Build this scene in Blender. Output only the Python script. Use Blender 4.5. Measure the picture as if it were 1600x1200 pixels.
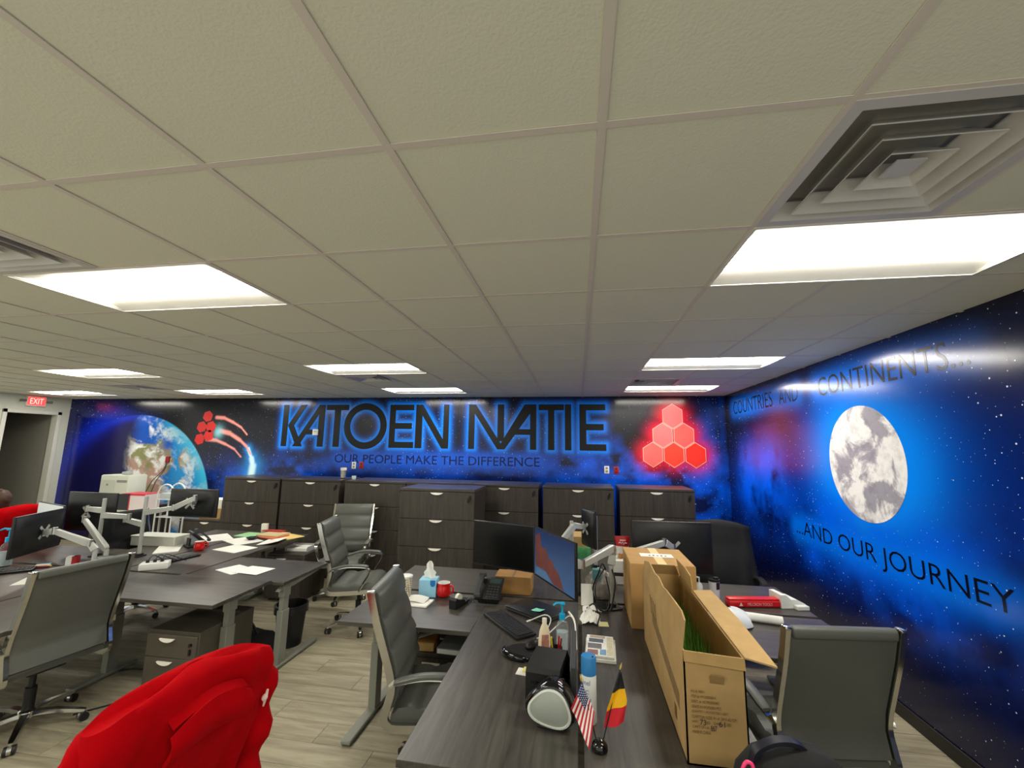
import bpy, bmesh, math, random
import numpy as np
from mathutils import Vector, Matrix

for o in list(bpy.data.objects):
    bpy.data.objects.remove(o, do_unlink=True)
SC = bpy.context.scene
COL = SC.collection
PI = math.pi
random.seed(7)

# ------------------------------------------------------------------ camera
CAM_Z = 1.92
cam_d = bpy.data.cameras.new('camera')
cam_d.sensor_fit = 'HORIZONTAL'
cam_d.sensor_width = 36.0
cam_d.lens = 36.0 * 651.94 / 1600.0
cam_d.clip_start = 0.02
cam_d.clip_end = 60
cam = bpy.data.objects.new('camera', cam_d)
COL.objects.link(cam)
yaw, pitch, roll = math.radians(9.0438), math.radians(8.5973), math.radians(0.8026)
fw = Vector((-math.sin(yaw) * math.cos(pitch), math.cos(yaw) * math.cos(pitch), math.sin(pitch)))
rt = Vector((math.cos(yaw), math.sin(yaw), 0))
up = rt.cross(fw)
r2 = math.cos(roll) * rt + math.sin(roll) * up
u2 = -math.sin(roll) * rt + math.cos(roll) * up
cam.matrix_world = Matrix(((r2.x, u2.x, -fw.x, 0), (r2.y, u2.y, -fw.y, 0), (r2.z, u2.z, -fw.z, CAM_Z), (0, 0, 0, 1)))
SC.camera = cam

# ------------------------------------------------------------------ world and exposure
wd = bpy.data.worlds.new('world')
SC.world = wd
wd.use_nodes = True
wd.node_tree.nodes['Background'].inputs[0].default_value = (0.55, 0.55, 0.49, 1)
wd.node_tree.nodes['Background'].inputs[1].default_value = 1.0  # even grey fill, added to brighten the ceiling through the open room sides
vs = SC.view_settings
vs.view_transform = 'Standard'
vs.look = 'None'
vs.gamma = 1.0
vs.use_curve_mapping = False
vs.exposure = 0.85
LAMP = 17.0            # emission of the troffer lenses

# ------------------------------------------------------------------ room dimensions
XL, XR = -10.4, 2.33
YF, YB = -1.3, 7.11
CZ = 2.776
G, GX, GY = 0.6096, 0.0712, 1.0261


# ------------------------------------------------------------------ helpers
def lin(c):
    return tuple(((v / 255.0) / 12.92 if v / 255.0 <= 0.04045 else ((v / 255.0 + 0.055) / 1.055) ** 2.4) for v in c)


def L4(c):
    return lin(c) + (1.0,)


def new_mat(name):
    m = bpy.data.materials.new(name)
    m.use_nodes = True
    nt = m.node_tree
    return m, nt, nt.nodes['Principled BSDF']


def mat(name, col, rough=0.5, metal=0.0, spec=0.5, noise=0.0, nscale=40.0, bump=0.0, trans=0.0, emit=0.0, coat=0.0, alpha=1.0, ior=1.45):
    m, nt, b = new_mat(name)
    b.inputs['Base Color'].default_value = L4(col)
    b.inputs['Roughness'].default_value = rough
    b.inputs['Metallic'].default_value = metal
    b.inputs['Specular IOR Level'].default_value = spec
    b.inputs['Transmission Weight'].default_value = trans
    b.inputs['Coat Weight'].default_value = coat
    b.inputs['IOR'].default_value = ior
    b.inputs['Alpha'].default_value = alpha
    if emit:
        b.inputs['Emission Color'].default_value = L4(col)
        b.inputs['Emission Strength'].default_value = emit
    if noise or bump:
        tc = nt.nodes.new('ShaderNodeTexCoord')
        n = nt.nodes.new('ShaderNodeTexNoise')
        n.inputs['Scale'].default_value = nscale
        n.inputs['Detail'].default_value = 5
        nt.links.new(tc.outputs['Object'], n.inputs['Vector'])
        if noise:
            mx = nt.nodes.new('ShaderNodeMix')
            mx.data_type = 'RGBA'
            mx.blend_type = 'MULTIPLY'
            mx.inputs[0].default_value = noise
            mx.inputs[6].default_value = L4(col)
            rr = nt.nodes.new('ShaderNodeValToRGB')
            rr.color_ramp.elements[0].position = 0.3
            rr.color_ramp.elements[0].color = (0.3, 0.3, 0.3, 1)
            rr.color_ramp.elements[1].position = 0.7
            rr.color_ramp.elements[1].color = (1.4, 1.4, 1.4, 1)
            nt.links.new(n.outputs['Fac'], rr.inputs['Fac'])
            nt.links.new(rr.outputs['Color'], mx.inputs[7])
            nt.links.new(mx.outputs[2], b.inputs['Base Color'])
        if bump:
            bp = nt.nodes.new('ShaderNodeBump')
            bp.inputs['Strength'].default_value = bump
            bp.inputs['Distance'].default_value = 0.01
            nt.links.new(n.outputs['Fac'], bp.inputs['Height'])
            nt.links.new(bp.outputs['Normal'], b.inputs['Normal'])
    return m


def wood(name, c0, c1, axis, rough=0.35, scale=7.0, stretch=14.0, spec=0.5, rnd=0.0, contrast=(0.3, 0.72)):
    """laminate with grain running along one axis (0, 1 or 2), in world-aligned object space"""
    m, nt, b = new_mat(name)
    tc = nt.nodes.new('ShaderNodeTexCoord')
    geo = nt.nodes.new('ShaderNodeNewGeometry')
    mp = nt.nodes.new('ShaderNodeMapping')
    s = [stretch] * 3
    s[axis] = 1.0
    mp.inputs['Scale'].default_value = s
    nt.links.new(geo.outputs['Position'], mp.inputs['Vector'])
    src = mp.outputs['Vector']
    if rnd:
        oi = nt.nodes.new('ShaderNodeObjectInfo')
        ad = nt.nodes.new('ShaderNodeVectorMath')
        ad.operation = 'MULTIPLY_ADD'
        cm = nt.nodes.new('ShaderNodeCombineXYZ')
        for i in range(3):
            nt.links.new(oi.outputs['Random'], cm.inputs[i])
        nt.links.new(cm.outputs[0], ad.inputs[0])
        ad.inputs[1].default_value = (37, 53, 71)
        nt.links.new(src, ad.inputs[2])
        src = ad.outputs[0]
    n = nt.nodes.new('ShaderNodeTexNoise')
    n.inputs['Scale'].default_value = scale * 0.35
    n.inputs['Detail'].default_value = 6
    n.inputs['Roughness'].default_value = 0.62
    n.inputs['Distortion'].default_value = 0.6
    nt.links.new(src, n.inputs['Vector'])
    rr = nt.nodes.new('ShaderNodeValToRGB')
    rr.color_ramp.elements[0].position = contrast[0]
    rr.color_ramp.elements[0].color = L4(c0)
    rr.color_ramp.elements[1].position = contrast[1]
    rr.color_ramp.elements[1].color = L4(c1)
    nt.links.new(n.outputs['Fac'], rr.inputs['Fac'])
    out = rr.outputs['Color']
    if rnd:
        hs = nt.nodes.new('ShaderNodeHueSaturation')
        mr = nt.nodes.new('ShaderNodeMapRange')
        mr.inputs[3].default_value = 1 - rnd
        mr.inputs[4].default_value = 1 + rnd
        nt.links.new(oi.outputs['Random'], mr.inputs[0])
        nt.links.new(mr.outputs[0], hs.inputs['Value'])
        nt.links.new(out, hs.inputs['Color'])
        out = hs.outputs['Color']
    nt.links.new(out, b.inputs['Base Color'])
    b.inputs['Roughness'].default_value = rough
    b.inputs['Specular IOR Level'].default_value = spec
    bp = nt.nodes.new('ShaderNodeBump')
    bp.inputs['Strength'].default_value = 0.06
    bp.inputs['Distance'].default_value = 0.004
    nt.links.new(n.outputs['Fac'], bp.inputs['Height'])
    nt.links.new(bp.outputs['Normal'], b.inputs['Normal'])
    return m


def B():
    return bmesh.new()


def box(bm, c, s, bev=0.0, seg=2, M=None):
    """box centred at c with full sizes s"""
    r = bmesh.ops.create_cube(bm, size=1.0)
    vs_ = r['verts']
    for v in vs_:
        v.co = Vector((v.co.x * s[0] + c[0], v.co.y * s[1] + c[1], v.co.z * s[2] + c[2]))
    if bev > 0:
        es = list({e for v in vs_ for e in v.link_edges})
        r2_ = bmesh.ops.bevel(bm, geom=es, offset=min(bev, min(s) * 0.49), segments=seg, affect='EDGES', profile=0.5)
        vs_ = [v for v in r2_['verts']] + [v for v in vs_ if v.is_valid]
        vs_ = list(set(vs_))
    if M is not None:
        bmesh.ops.transform(bm, matrix=M, verts=vs_)
    return vs_


def bx(bm, x0, x1, y0, y1, z0, z1, bev=0.0, seg=2, M=None):
    return box(bm, ((x0 + x1) / 2, (y0 + y1) / 2, (z0 + z1) / 2), (abs(x1 - x0), abs(y1 - y0), abs(z1 - z0)), bev, seg, M)


def ring_loft(bm, rings, closed_ring=True, cap=True):
    R = [[bm.verts.new(Vector(p)) for p in r] for r in rings]
    n = len(R[0])
    for a, b in zip(R[:-1], R[1:]):
        for i in range(n if closed_ring else n - 1):
            j = (i + 1) % n
            try:
                bm.faces.new((a[i], a[j], b[j], b[i]))
            except ValueError:
                pass
    if cap:
        try:
            bm.faces.new(list(reversed(R[0])))
            bm.faces.new(R[-1])
        except ValueError:
            pass
    return [v for r in R for v in r]


def tube(bm, pts, r, n=8, prof=None, cap=True, upv=(0, 0, 1)):
    """sweep a circle (or a profile list of (a, b)) along points"""
    pts = [Vector(p) for p in pts]
    m = len(pts)
    rs = r if isinstance(r, (list, tuple)) else [r] * m
    T = []
    for i in range(m):
        d = pts[min(i + 1, m - 1)] - pts[max(i - 1, 0)]
        T.append(d.normalized() if d.length > 1e-9 else Vector((0, 0, 1)))
    u = Vector(upv)
    if abs(u.dot(T[0])) > 0.95:
        u = Vector((1, 0, 0))
    rings = []
    nrm = (u - T[0] * u.dot(T[0])).normalized()
    for i in range(m):
        if i:
            q = T[i - 1].rotation_difference(T[i])
            nrm = (q @ nrm)
            nrm = (nrm - T[i] * nrm.dot(T[i])).normalized()
        bn = T[i].cross(nrm)
        if prof:
            rings.append([pts[i] + bn * (a * rs[i]) + nrm * (b * rs[i]) for a, b in prof])
        else:
            rings.append([pts[i] + (bn * math.cos(2 * PI * k / n) + nrm * math.sin(2 * PI * k / n)) * rs[i] for k in range(n)])
    return ring_loft(bm, rings, True, cap)


def spline(pts, n=6):
    """Catmull-Rom through points"""
    P = [Vector(p) for p in pts]
    P = [2 * P[0] - P[1]] + P + [2 * P[-1] - P[-2]]
    out = []
    for i in range(1, len(P) - 2):
        for k in range(n):
            t = k / n
            a, b, c, d = P[i - 1], P[i], P[i + 1], P[i + 2]
            out.append(0.5 * ((2 * b) + (c - a) * t + (2 * a - 5 * b + 4 * c - d) * t * t + (3 * b - a - 3 * c + d) * t ** 3))
    out.append(P[-2])
    return out


def cyl(bm, p0, p1, r0, r1=None, n=16, cap=True):
    r1 = r0 if r1 is None else r1
    return tube(bm, [p0, p1], [r0, r1], n, cap=cap)


def lathe(bm, prof, n=20, c=(0, 0, 0), cap=True):
    rings = [[(c[0] + r * math.cos(2 * PI * k / n), c[1] + r * math.sin(2 * PI * k / n), c[2] + z) for k in range(n)] for r, z in prof]
    return ring_loft(bm, rings, True, cap)


def prism(bm, poly, t0, t1, M=None):
    """2D polygon (x, y) extruded from z=t0 to z=t1"""
    a = [bm.verts.new((p[0], p[1], t0)) for p in poly]
    b = [bm.verts.new((p[0], p[1], t1)) for p in poly]
    n = len(poly)
    bm.faces.new(list(reversed(a)))
    bm.faces.new(b)
    for i in range(n):
        j = (i + 1) % n
        bm.faces.new((a[i], a[j], b[j], b[i]))
    if M is not None:
        bmesh.ops.transform(bm, matrix=M, verts=a + b)
    return a + b


def sheet(bm, f, nu, nv, thick=0.0):
    """grid surface f(u, v) with optional thickness along -normal"""
    V = [[bm.verts.new(Vector(f(i / nu, j / nv))) for j in range(nv + 1)] for i in range(nu + 1)]
    F = []
    for i in range(nu):
        for j in range(nv):
            F.append(bm.faces.new((V[i][j], V[i + 1][j], V[i + 1][j + 1], V[i][j + 1])))
    if thick:
        bmesh.ops.recalc_face_normals(bm, faces=F)
        bmesh.ops.solidify(bm, geom=F, thickness=thick)
    return V


def ball(bm, c, r, n=12, m=8):
    rr = (r, r, r) if not isinstance(r, (tuple, list)) else r
    x = bmesh.ops.create_uvsphere(bm, u_segments=n, v_segments=m, radius=1.0)
    for v in x['verts']:
        v.co = Vector((v.co.x * rr[0] + c[0], v.co.y * rr[1] + c[1], v.co.z * rr[2] + c[2]))
    return x['verts']


def obj(name, bm, material, parent=None, smooth=38, loc=None, rotz=None):
    bmesh.ops.remove_doubles(bm, verts=bm.verts, dist=1e-6)
    bmesh.ops.recalc_face_normals(bm, faces=bm.faces)
    if smooth:
        a = math.radians(smooth)
        for f in bm.faces:
            f.smooth = True
        for e in bm.edges:
            if len(e.link_faces) == 2:
                e.smooth = e.calc_face_angle(0) < a
    me = bpy.data.meshes.new(name)
    bm.to_mesh(me)
    bm.free()
    for m in (material if isinstance(material, (list, tuple)) else [material]):
        me.materials.append(m)
    o = bpy.data.objects.new(name, me)
    COL.objects.link(o)
    if parent:
        o.parent = parent
    if loc:
        o.location = loc
    if rotz is not None:
        o.rotation_euler = (0, 0, rotz)
    return o


def tag(o, label=None, cat=None, group=None, kind=None):
    if label:
        o['label'] = label
    if cat:
        o['category'] = cat
    if group:
        o['group'] = group
    if kind:
        o['kind'] = kind
    return o


def thing(name, label, cat, loc=(0, 0, 0), rotz=0.0, group=None):
    o = bpy.data.objects.new(name, None)
    o.empty_display_size = 0.1
    COL.objects.link(o)
    o.location = loc
    o.rotation_euler = (0, 0, rotz)
    return tag(o, label, cat, group)


def struct(name, bm, m, smooth=0):
    return tag(obj(name, bm, m, None, smooth), kind='structure')


def copy_tree(src, parent=None):
    c = src.copy()
    COL.objects.link(c)
    c.parent = parent
    for ch in list(src.children):
        copy_tree(ch, c)
    return c


def dup(src, label, loc, rotz=0.0):
    c = copy_tree(src)
    c['label'] = label
    c.location = loc
    c.rotation_euler = (0, 0, rotz)
    return c


def Mz(a, loc=(0, 0, 0)):
    return Matrix.Translation(Vector(loc)) @ Matrix.Rotation(a, 4, 'Z')


def text_mesh(name, s, material, width, height, M, parent=None, depth=0.001, thin=0.0, space=1.0):
    """flat lettering scaled to width x height, lower left corner at local origin, in local XY, placed with M"""
    cu = bpy.data.curves.new('tmp_text', 'FONT')
    cu.body = s
    cu.size = 1.0
    cu.offset = -thin
    cu.space_character = space
    cu.resolution_u = 3
    to = bpy.data.objects.new('tmp_text', cu)
    COL.objects.link(to)
    bpy.context.view_layer.update()
    dg = bpy.context.evaluated_depsgraph_get()
    me = bpy.data.meshes.new_from_object(to.evaluated_get(dg))
    bpy.data.objects.remove(to, do_unlink=True)
    bpy.data.curves.remove(cu)
    co = np.empty(len(me.vertices) * 3)
    me.vertices.foreach_get('co', co)
    co = co.reshape(-1, 3)
    lo, hi = co.min(0), co.max(0)
    bm = B()
    bm.from_mesh(me)
    bpy.data.meshes.remove(me)
    sx = width / (hi[0] - lo[0])
    sy = height / (hi[1] - lo[1])
    for v in bm.verts:
        v.co = Vector(((v.co.x - lo[0]) * sx, (v.co.y - lo[1]) * sy, 0))
    if depth:
        bmesh.ops.recalc_face_normals(bm, faces=bm.faces)
        ex = bmesh.ops.extrude_face_region(bm, geom=list(bm.faces))
        for g in ex['geom']:
            if isinstance(g, bmesh.types.BMVert):
                g.co.z += depth
    bmesh.ops.transform(bm, matrix=M, verts=bm.verts)
    o = obj(name, bm, material, parent, 0)
    if not depth:                     # single sheet: make it face along the local +z of the placement
        want = (M.to_3x3() @ Vector((0, 0, 1)))
        b2 = B()
        b2.from_mesh(o.data)
        bmesh.ops.delete(b2, geom=[f for f in b2.faces if f.calc_area() < 1e-9], context='FACES_ONLY')
        b2.normal_update()
        bmesh.ops.reverse_faces(b2, faces=[f for f in b2.faces if f.normal.dot(want) < 0])
        for f in b2.faces:
            f.smooth = False
        b2.to_mesh(o.data)
        b2.free()
    return o


# ------------------------------------------------------------------ shared materials
CHROME = mat('chrome', (205, 205, 200), 0.14, 1.0)
STEEL = mat('brushed_silver', (188, 190, 186), 0.32, 1.0)
SILVER = mat('silver_paint', (186, 188, 182), 0.38, 0.25)
LEATHER = mat('grey_leather', (84, 86, 80), 0.42, 0, 0.5, bump=0.05, nscale=160)
BLACKP = mat('black_plastic', (22, 23, 24), 0.42)
BLACKG = mat('gloss_black', (10, 10, 12), 0.08, coat=0.4)
BLACKF = mat('black_fabric', (16, 17, 18), 0.85, noise=0.4, nscale=90)
DARKG = mat('dark_grey_plastic', (52, 54, 56), 0.45)
WHITEP = mat('white_plastic', (225, 226, 220), 0.4)
PAPER = mat('paper', (236, 236, 228), 0.8)
PAPER2 = mat('paper_print', (228, 230, 226), 0.8, noise=0.25, nscale=60)
CARD = mat('cardboard', (178, 146, 94), 0.85, noise=0.16, nscale=9)
CARD2 = mat('cardboard_inner', (160, 130, 80), 0.9, noise=0.16, nscale=12)
RED = mat('red_fleece', (172, 1, 10), 1.0, spec=0.1, noise=0.15, nscale=14)
REDG = mat('red_glaze', (200, 22, 20), 0.12, coat=0.3)
DESKY = wood('desk_laminate_lengthwise', (50, 47, 43), (82, 78, 71), 1, 0.36)
DESKX = wood('desk_laminate_crosswise', (50, 47, 43), (82, 78, 71), 0, 0.36)
CABW = wood('cabinet_laminate', (42, 37, 31), (68, 61, 52), 2, 0.45)
LEGM = mat('grey_leg_paint', (126, 128, 117), 0.45)
TAUPE = mat('taupe_laminate', (78, 72, 61), 0.45, noise=0.1, nscale=8)

# ================================================================== THE ROOM
# ---- floor: slab plus the vinyl planks that show
FLOORM = wood('vinyl_plank', (122, 114, 94), (175, 167, 142), 0, 0.5, scale=5, stretch=9, spec=0.4, rnd=0.07)
bm = B()
bx(bm, XL - 0.2, XR + 0.2, YF - 0.2, YB + 0.2, -0.06, -0.004)
floor = struct('floor', bm, FLOORM)
PW, PL = 0.20, 1.22
pm = {}


def plank(x0, x1, y0, y1):
    key = (round(x1 - x0, 3), round(y1 - y0, 3))
    if key not in pm:
        b = B()
        bx(b, 0, key[0] - 0.003, 0, key[1] - 0.003, -0.004, 0.0)
        me = bpy.data.meshes.new('plank')
        b.to_mesh(me)
        b.free()
        me.materials.append(FLOORM)
        pm[key] = me
    o = bpy.data.objects.new('plank', pm[key])
    COL.objects.link(o)
    o.parent = floor
    o.location = (x0, y0, 0)


row = 0
y = 1.0
while y < 6.2:
    x = -6.4 - (row * 0.43) % PL
    while x < XR:
        a, b_ = max(x, -6.4), min(x + PL, XR)
        if b_ - a > 0.06:
            plank(a, b_, y, y + PW)
        x += PL
    y += PW
    row += 1
bm = B()
for (x0, x1, y0, y1) in ((XL, XR, YF, 1.0), (XL, XR, y, YB), (XL, -6.4, 1.0, y)):
    bx(bm, x0, x1, y0, y1, -0.004, 0.0)
obj('plank_field', bm, FLOORM, floor, 0)['kind'] = 'stuff'

# ---- ceiling
TILE, nt, bs = new_mat('ceiling_tile')
bs.inputs['Base Color'].default_value = L4((228, 229, 209))
bs.inputs['Roughness'].default_value = 0.9
tc = nt.nodes.new('ShaderNodeTexCoord')
nz = nt.nodes.new('ShaderNodeTexNoise')
nz.inputs['Scale'].default_value = 130
nz.inputs['Detail'].default_value = 3
geo = nt.nodes.new('ShaderNodeNewGeometry')
nt.links.new(geo.outputs['Position'], nz.inputs['Vector'])
bp = nt.nodes.new('ShaderNodeBump')
bp.inputs['Strength'].default_value = 0.3
bp.inputs['Distance'].default_value = 0.004
nt.links.new(nz.outputs['Fac'], bp.inputs['Height'])
nt.links.new(bp.outputs['Normal'], bs.inputs['Normal'])
BARM = mat('tee_bar_paint', (222, 214, 203), 0.6)
bm = B()
bx(bm, XL - 0.2, XR + 0.2, YF - 0.2, YB + 0.2, CZ + 0.13, CZ + 0.16)
ceiling = struct('ceiling', bm, TILE)

TROFF = [(1, 1), (-5, 1), (1, 5), (-5, 5), (-11, 5), (1, 8), (-5, 8), (-11, 8), (-16, 8), (-11, 1), (1, -3), (-5, -3), (-11, -3)]  # trailing entries are unseen lights added for the room lighting
VENT = [(1, 0), (-5, 0), (-5, 6), (1, 7), (-12, 7)]
used = set()
for c, r in TROFF:
    used |= {(c, r), (c + 1, r)}
used |= set(VENT)
tm = {}
R0 = -2
for r in range(R0, 10):
    for c in range(-18, 4):
        if (c, r) in used:
            continue
        x0, x1 = max(GX + c * G, XL), min(GX + (c + 1) * G, XR)
        y0, y1 = GY + r * G, min(GY + (r + 1) * G, YB)
        if x1 - x0 < 0.03:
            continue
        key = (round(x1 - x0, 3), round(y1 - y0, 3))
        if key not in tm:
            b = B()
            bx(b, 0.005, key[0] - 0.005, 0.005, key[1] - 0.005, CZ + 0.0045, CZ + 0.02, bev=0.002, seg=1)
            me = bpy.data.meshes.new('ceiling_tile')
            b.to_mesh(me)
            b.free()
            me.materials.append(TILE)
            tm[key] = me
        o = bpy.data.objects.new('ceiling_tile', tm[key])
        COL.objects.link(o)
        o.parent = ceiling
        o.location = (x0, y0, 0)
# far field behind the photographer, at the same level, with the troffer openings left free
bm = B()
yb = GY + R0 * G
for r in range(-9, R0):
    for c in range(-18, 4):
        if (c, r) in used:
            continue
        x0, x1 = max(GX + c * G, XL), min(GX + (c + 1) * G, XR)
        y0, y1 = max(GY + r * G, YF), GY + (r + 1) * G
        if x1 - x0 > 0.03 and y1 - y0 > 0.03:
            bx(bm, x0, x1, y0, y1, CZ + 0.006, CZ + 0.02)
obj('ceiling_field', bm, TILE, ceiling, 0)['kind'] = 'stuff'
# tee bars
for c in range(-17, 4):
    bm = B()
    x = GX + c * G
    bx(bm, x - 0.012, x + 0.012, YF, YB, CZ, CZ + 0.003)
    bx(bm, x - 0.0015, x + 0.0015, YF, YB, CZ + 0.003, CZ + 0.04)
    obj('main_tee', bm, BARM, ceiling, 0)
for r in range(-8, 10):
    bm = B()
    y = GY + r * G
    runs, cur = [], XL
    cs = sorted(GX + c * G for (c, rr) in TROFF + VENT if False)
    bx(bm, XL, XR, y - 0.012, y + 0.012, CZ + 0.0003, CZ + 0.0031)
    obj('cross_tee', bm, BARM, ceiling, 0)
# middle main tee must not cross the two-cell troffers: it stays behind their lens, so it is cut here
for o in [o for o in ceiling.children if o.name.startswith('main_tee')]:
    xm = sum(v.co.x for v in o.data.vertices) / len(o.data.vertices)
    cut = sorted(GY + r * G for (c, r) in TROFF if abs(GX + (c + 1) * G - xm) < 0.05)
    if cut:
        b = B()
        ys = YF
        for cy in cut:
            if cy - ys > 0.02:
                bx(b, xm - 0.012, xm + 0.012, ys, cy, CZ, CZ + 0.003)
            ys = cy + G
        bx(b, xm - 0.012, xm + 0.012, ys, YB, CZ, CZ + 0.003)
        b.to_mesh(o.data)
        b.free()

# ---- troffers
LENS, nt, bs = new_mat('troffer_lens')
bs.inputs['Base Color'].default_value = (0.9, 0.9, 0.88, 1)
bs.inputs['Emission Color'].default_value = (1.0, 0.955, 0.86, 1)
bs.inputs['Emission Strength'].default_value = LAMP
WING = mat('troffer_white', (238, 236, 226), 0.45)


def make_troffer():
    t = thing('ceiling_light', 'x', 'light')
    hw, hd = G - 0.014, G / 2 - 0.014
    b = B()
    sec = [(-hd, 0.0), (-0.145, 0.032), (-0.14, 0.05), (0.14, 0.05), (0.145, 0.032), (hd, 0.0)]
    for (a, z0), (c, z1) in zip(sec[:-1], sec[1:]):
        vs_ = [b.verts.new(p) for p in ((-hw, a, z0), (hw, a, z0), (hw, c, z1), (-hw, c, z1))]
        b.faces.new(vs_)
    for s in (-1, 1):      # end reflectors
        vs_ = [b.verts.new((s * hw, a, z)) for a, z in sec]
        b.faces.new(vs_)
    obj('housing', b, WING, t, 0)
    b = B()
    for s in (-1, 1):
        bx(b, -hw - 0.01, hw + 0.01, s * hd, s * (hd + 0.012), -0.003, 0.004)
        bx(b, s * hw, s * (hw + 0.012), -hd, hd, -0.003, 0.004)
    obj('trim_frame', b, WING, t, 0)
    b = B()
    pr = [(-0.135, 0.044), (-0.13, 0.022), (-0.11, 0.010), (0.0, 0.003), (0.11, 0.010), (0.13, 0.022), (0.135, 0.044)]
    ring_loft(b, [[(x, a, z) for a, z in pr] for x in (-hw + 0.004, hw - 0.004)], False, False)
    obj('lens', b, LENS, t, 60)
    return t


tlab = {(1, 1): 'large white recessed ceiling light at upper right beside the big air vent',
        (-5, 1): 'large white recessed ceiling light at upper left',
        (1, 5): 'narrow-looking ceiling light above and right of the red hexagon emblem, nearer of two',
        (1, 8): 'thin ceiling light closest to the wall above the red hexagon emblem',
        (-5, 5): 'ceiling light in front of a small vent, above the letters of the big sign',
        (-5, 8): 'thin ceiling light closest to the wall above the big lettering',
        (-11, 5): 'ceiling light above and in front of the earth mural at left',
        (-11, 8): 'thin ceiling light close to the back wall right of the earth mural top',
        (-16, 8): 'ceiling light in the far left corner just above the exit sign'}
tr0 = None
for c, r in TROFF:
    lab = tlab.get((c, r), 'unseen recessed white ceiling light added for its light')
    loc = (GX + (c + 1) * G, GY + (r + 0.5) * G, CZ)
    if tr0 is None:
        tr0 = make_troffer()
        t = tr0
        t.location = loc
        t['label'] = lab
    else:
        t = dup(tr0, lab, loc)
    t['group'] = 'recessed ceiling lights'

# ---- air diffusers
VENTM = mat('vent_white', (206, 204, 200), 0.4)
VENTD = mat('vent_duct_grey', (150, 148, 140), 0.8)


def make_vent():
    t = thing('air_vent', 'x', 'air vent')
    h = G / 2 - 0.004

    def cone(b, a0, z0, a1, z1):
        A = [(-a0, -a0, z0), (a0, -a0, z0), (a0, a0, z0), (-a0, a0, z0)]
        Bq = [(-a1, -a1, z1), (a1, -a1, z1), (a1, a1, z1), (-a1, a1, z1)]
        for i in range(4):
            j = (i + 1) % 4
            vs_ = [b.verts.new(p) for p in (A[i], A[j], Bq[j], Bq[i])]
            b.faces.new(vs_)
    b = B()
    cone(b, h, -0.002, h - 0.035, -0.002)
    cone(b, h - 0.035, -0.002, h - 0.075, 0.05)
    cone(b, h, -0.002, h, 0.006)
    obj('frame', b, VENTM, t, 0)
    for a in (0.215, 0.15, 0.085):
        b = B()
        cone(b, a, -0.004, a - 0.05, 0.045)
        cone(b, a, -0.004, a, -0.008)
        cone(b, a, -0.008, a - 0.05, 0.041)
        obj('louver', b, VENTM, t, 0)
    b = B()
    bx(b, -0.04, 0.04, -0.04, 0.04, 0.0, 0.006)
    obj('centre_plate', b, VENTM, t, 0)
    b = B()
    bx(b, -h + 0.07, h - 0.07, -h + 0.07, h - 0.07, 0.06, 0.065)
    obj('duct_backing', b, VENTD, t, 0)
    b = B()
    for s in (-1, 1):
        bx(b, -h + 0.07, h - 0.07, s * (h - 0.07), s * (h - 0.068), 0.045, 0.065)
        bx(b, s * (h - 0.07), s * (h - 0.068), -h + 0.07, h - 0.07, 0.045, 0.065)
    obj('duct_collar', b, VENTD, t, 0)
    return t


vlab = {(1, 0): 'big square four-way air vent at upper right next to the large light',
        (-5, 0): 'square air vent cut by the left picture edge in front of the left light',
        (-5, 6): 'small-looking vent between two ceiling lights above the big lettering',
        (1, 7): 'vent between the two lights above the red hexagon emblem, tinted pink',
        (-12, 7): 'small dark vent on the far left ceiling above the earth mural'}
v0 = None
for c, r in VENT:
    loc = (GX + (c + 0.5) * G, GY + (r + 0.5) * G, CZ)
    if v0 is None:
        v0 = make_vent()
        v0.location = loc
        v0['label'] = vlab[(c, r)]
        v0['group'] = 'ceiling air vents'
    else:
        dup(v0, vlab[(c, r)], loc)


# ---- printed wall murals: colours worked out in numpy, stored per vertex
RNG = np.random.RandomState(11)
TAB = RNG.rand(256, 256)


def vnoise(x, y, seed=0):
    x = x + seed * 17.3
    y = y + seed * 31.7
    xi = np.floor(x).astype(int)
    yi = np.floor(y).astype(int)
    fx = x - xi
    fy = y - yi
    fx = fx * fx * (3 - 2 * fx)
    fy = fy * fy * (3 - 2 * fy)
    a = TAB[xi % 256, yi % 256]
    b = TAB[(xi + 1) % 256, yi % 256]
    c = TAB[xi % 256, (yi + 1) % 256]
    d = TAB[(xi + 1) % 256, (yi + 1) % 256]
    return (a * (1 - fx) + b * fx) * (1 - fy) + (c * (1 - fx) + d * fx) * fy


def fbm(x, y, seed=0, octv=5, g=0.5):
    s = 0
    a = 1.0
    t = 0
    for o in range(octv):
        s = s + a * vnoise(x * 2 ** o, y * 2 ** o, seed + o * 3)
        t += a
        a *= g
    return s / t


def sst(e0, e1, x):
    t = np.clip((x - e0) / (e1 - e0), 0, 1)
    return t * t * (3 - 2 * t)


def segd(x, z, a, b):
    ax, az = a
    dx, dz = b[0] - ax, b[1] - az
    L2 = dx * dx + dz * dz + 1e-12
    t = np.clip(((x - ax) * dx + (z - az) * dz) / L2, 0, 1)
    return np.hypot(x - ax - t * dx, z - az - t * dz)


def mixc(base, col, w):
    c = np.array(lin(col))
    w = np.clip(w, 0, 1)[..., None]
    return base * (1 - w) + c * w


Z0L, Z1L = 1.88, 2.65       # cap height of the big sign


def stroke(x0, x1, z0, z1):
    return [(x0, z0), (x1, z0), (x1, z1), (x0, z1)]


def ring_poly(cx, cz, r0, r1, n=40):
    return ('ring', cx, cz, r0, r1, n)


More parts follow.
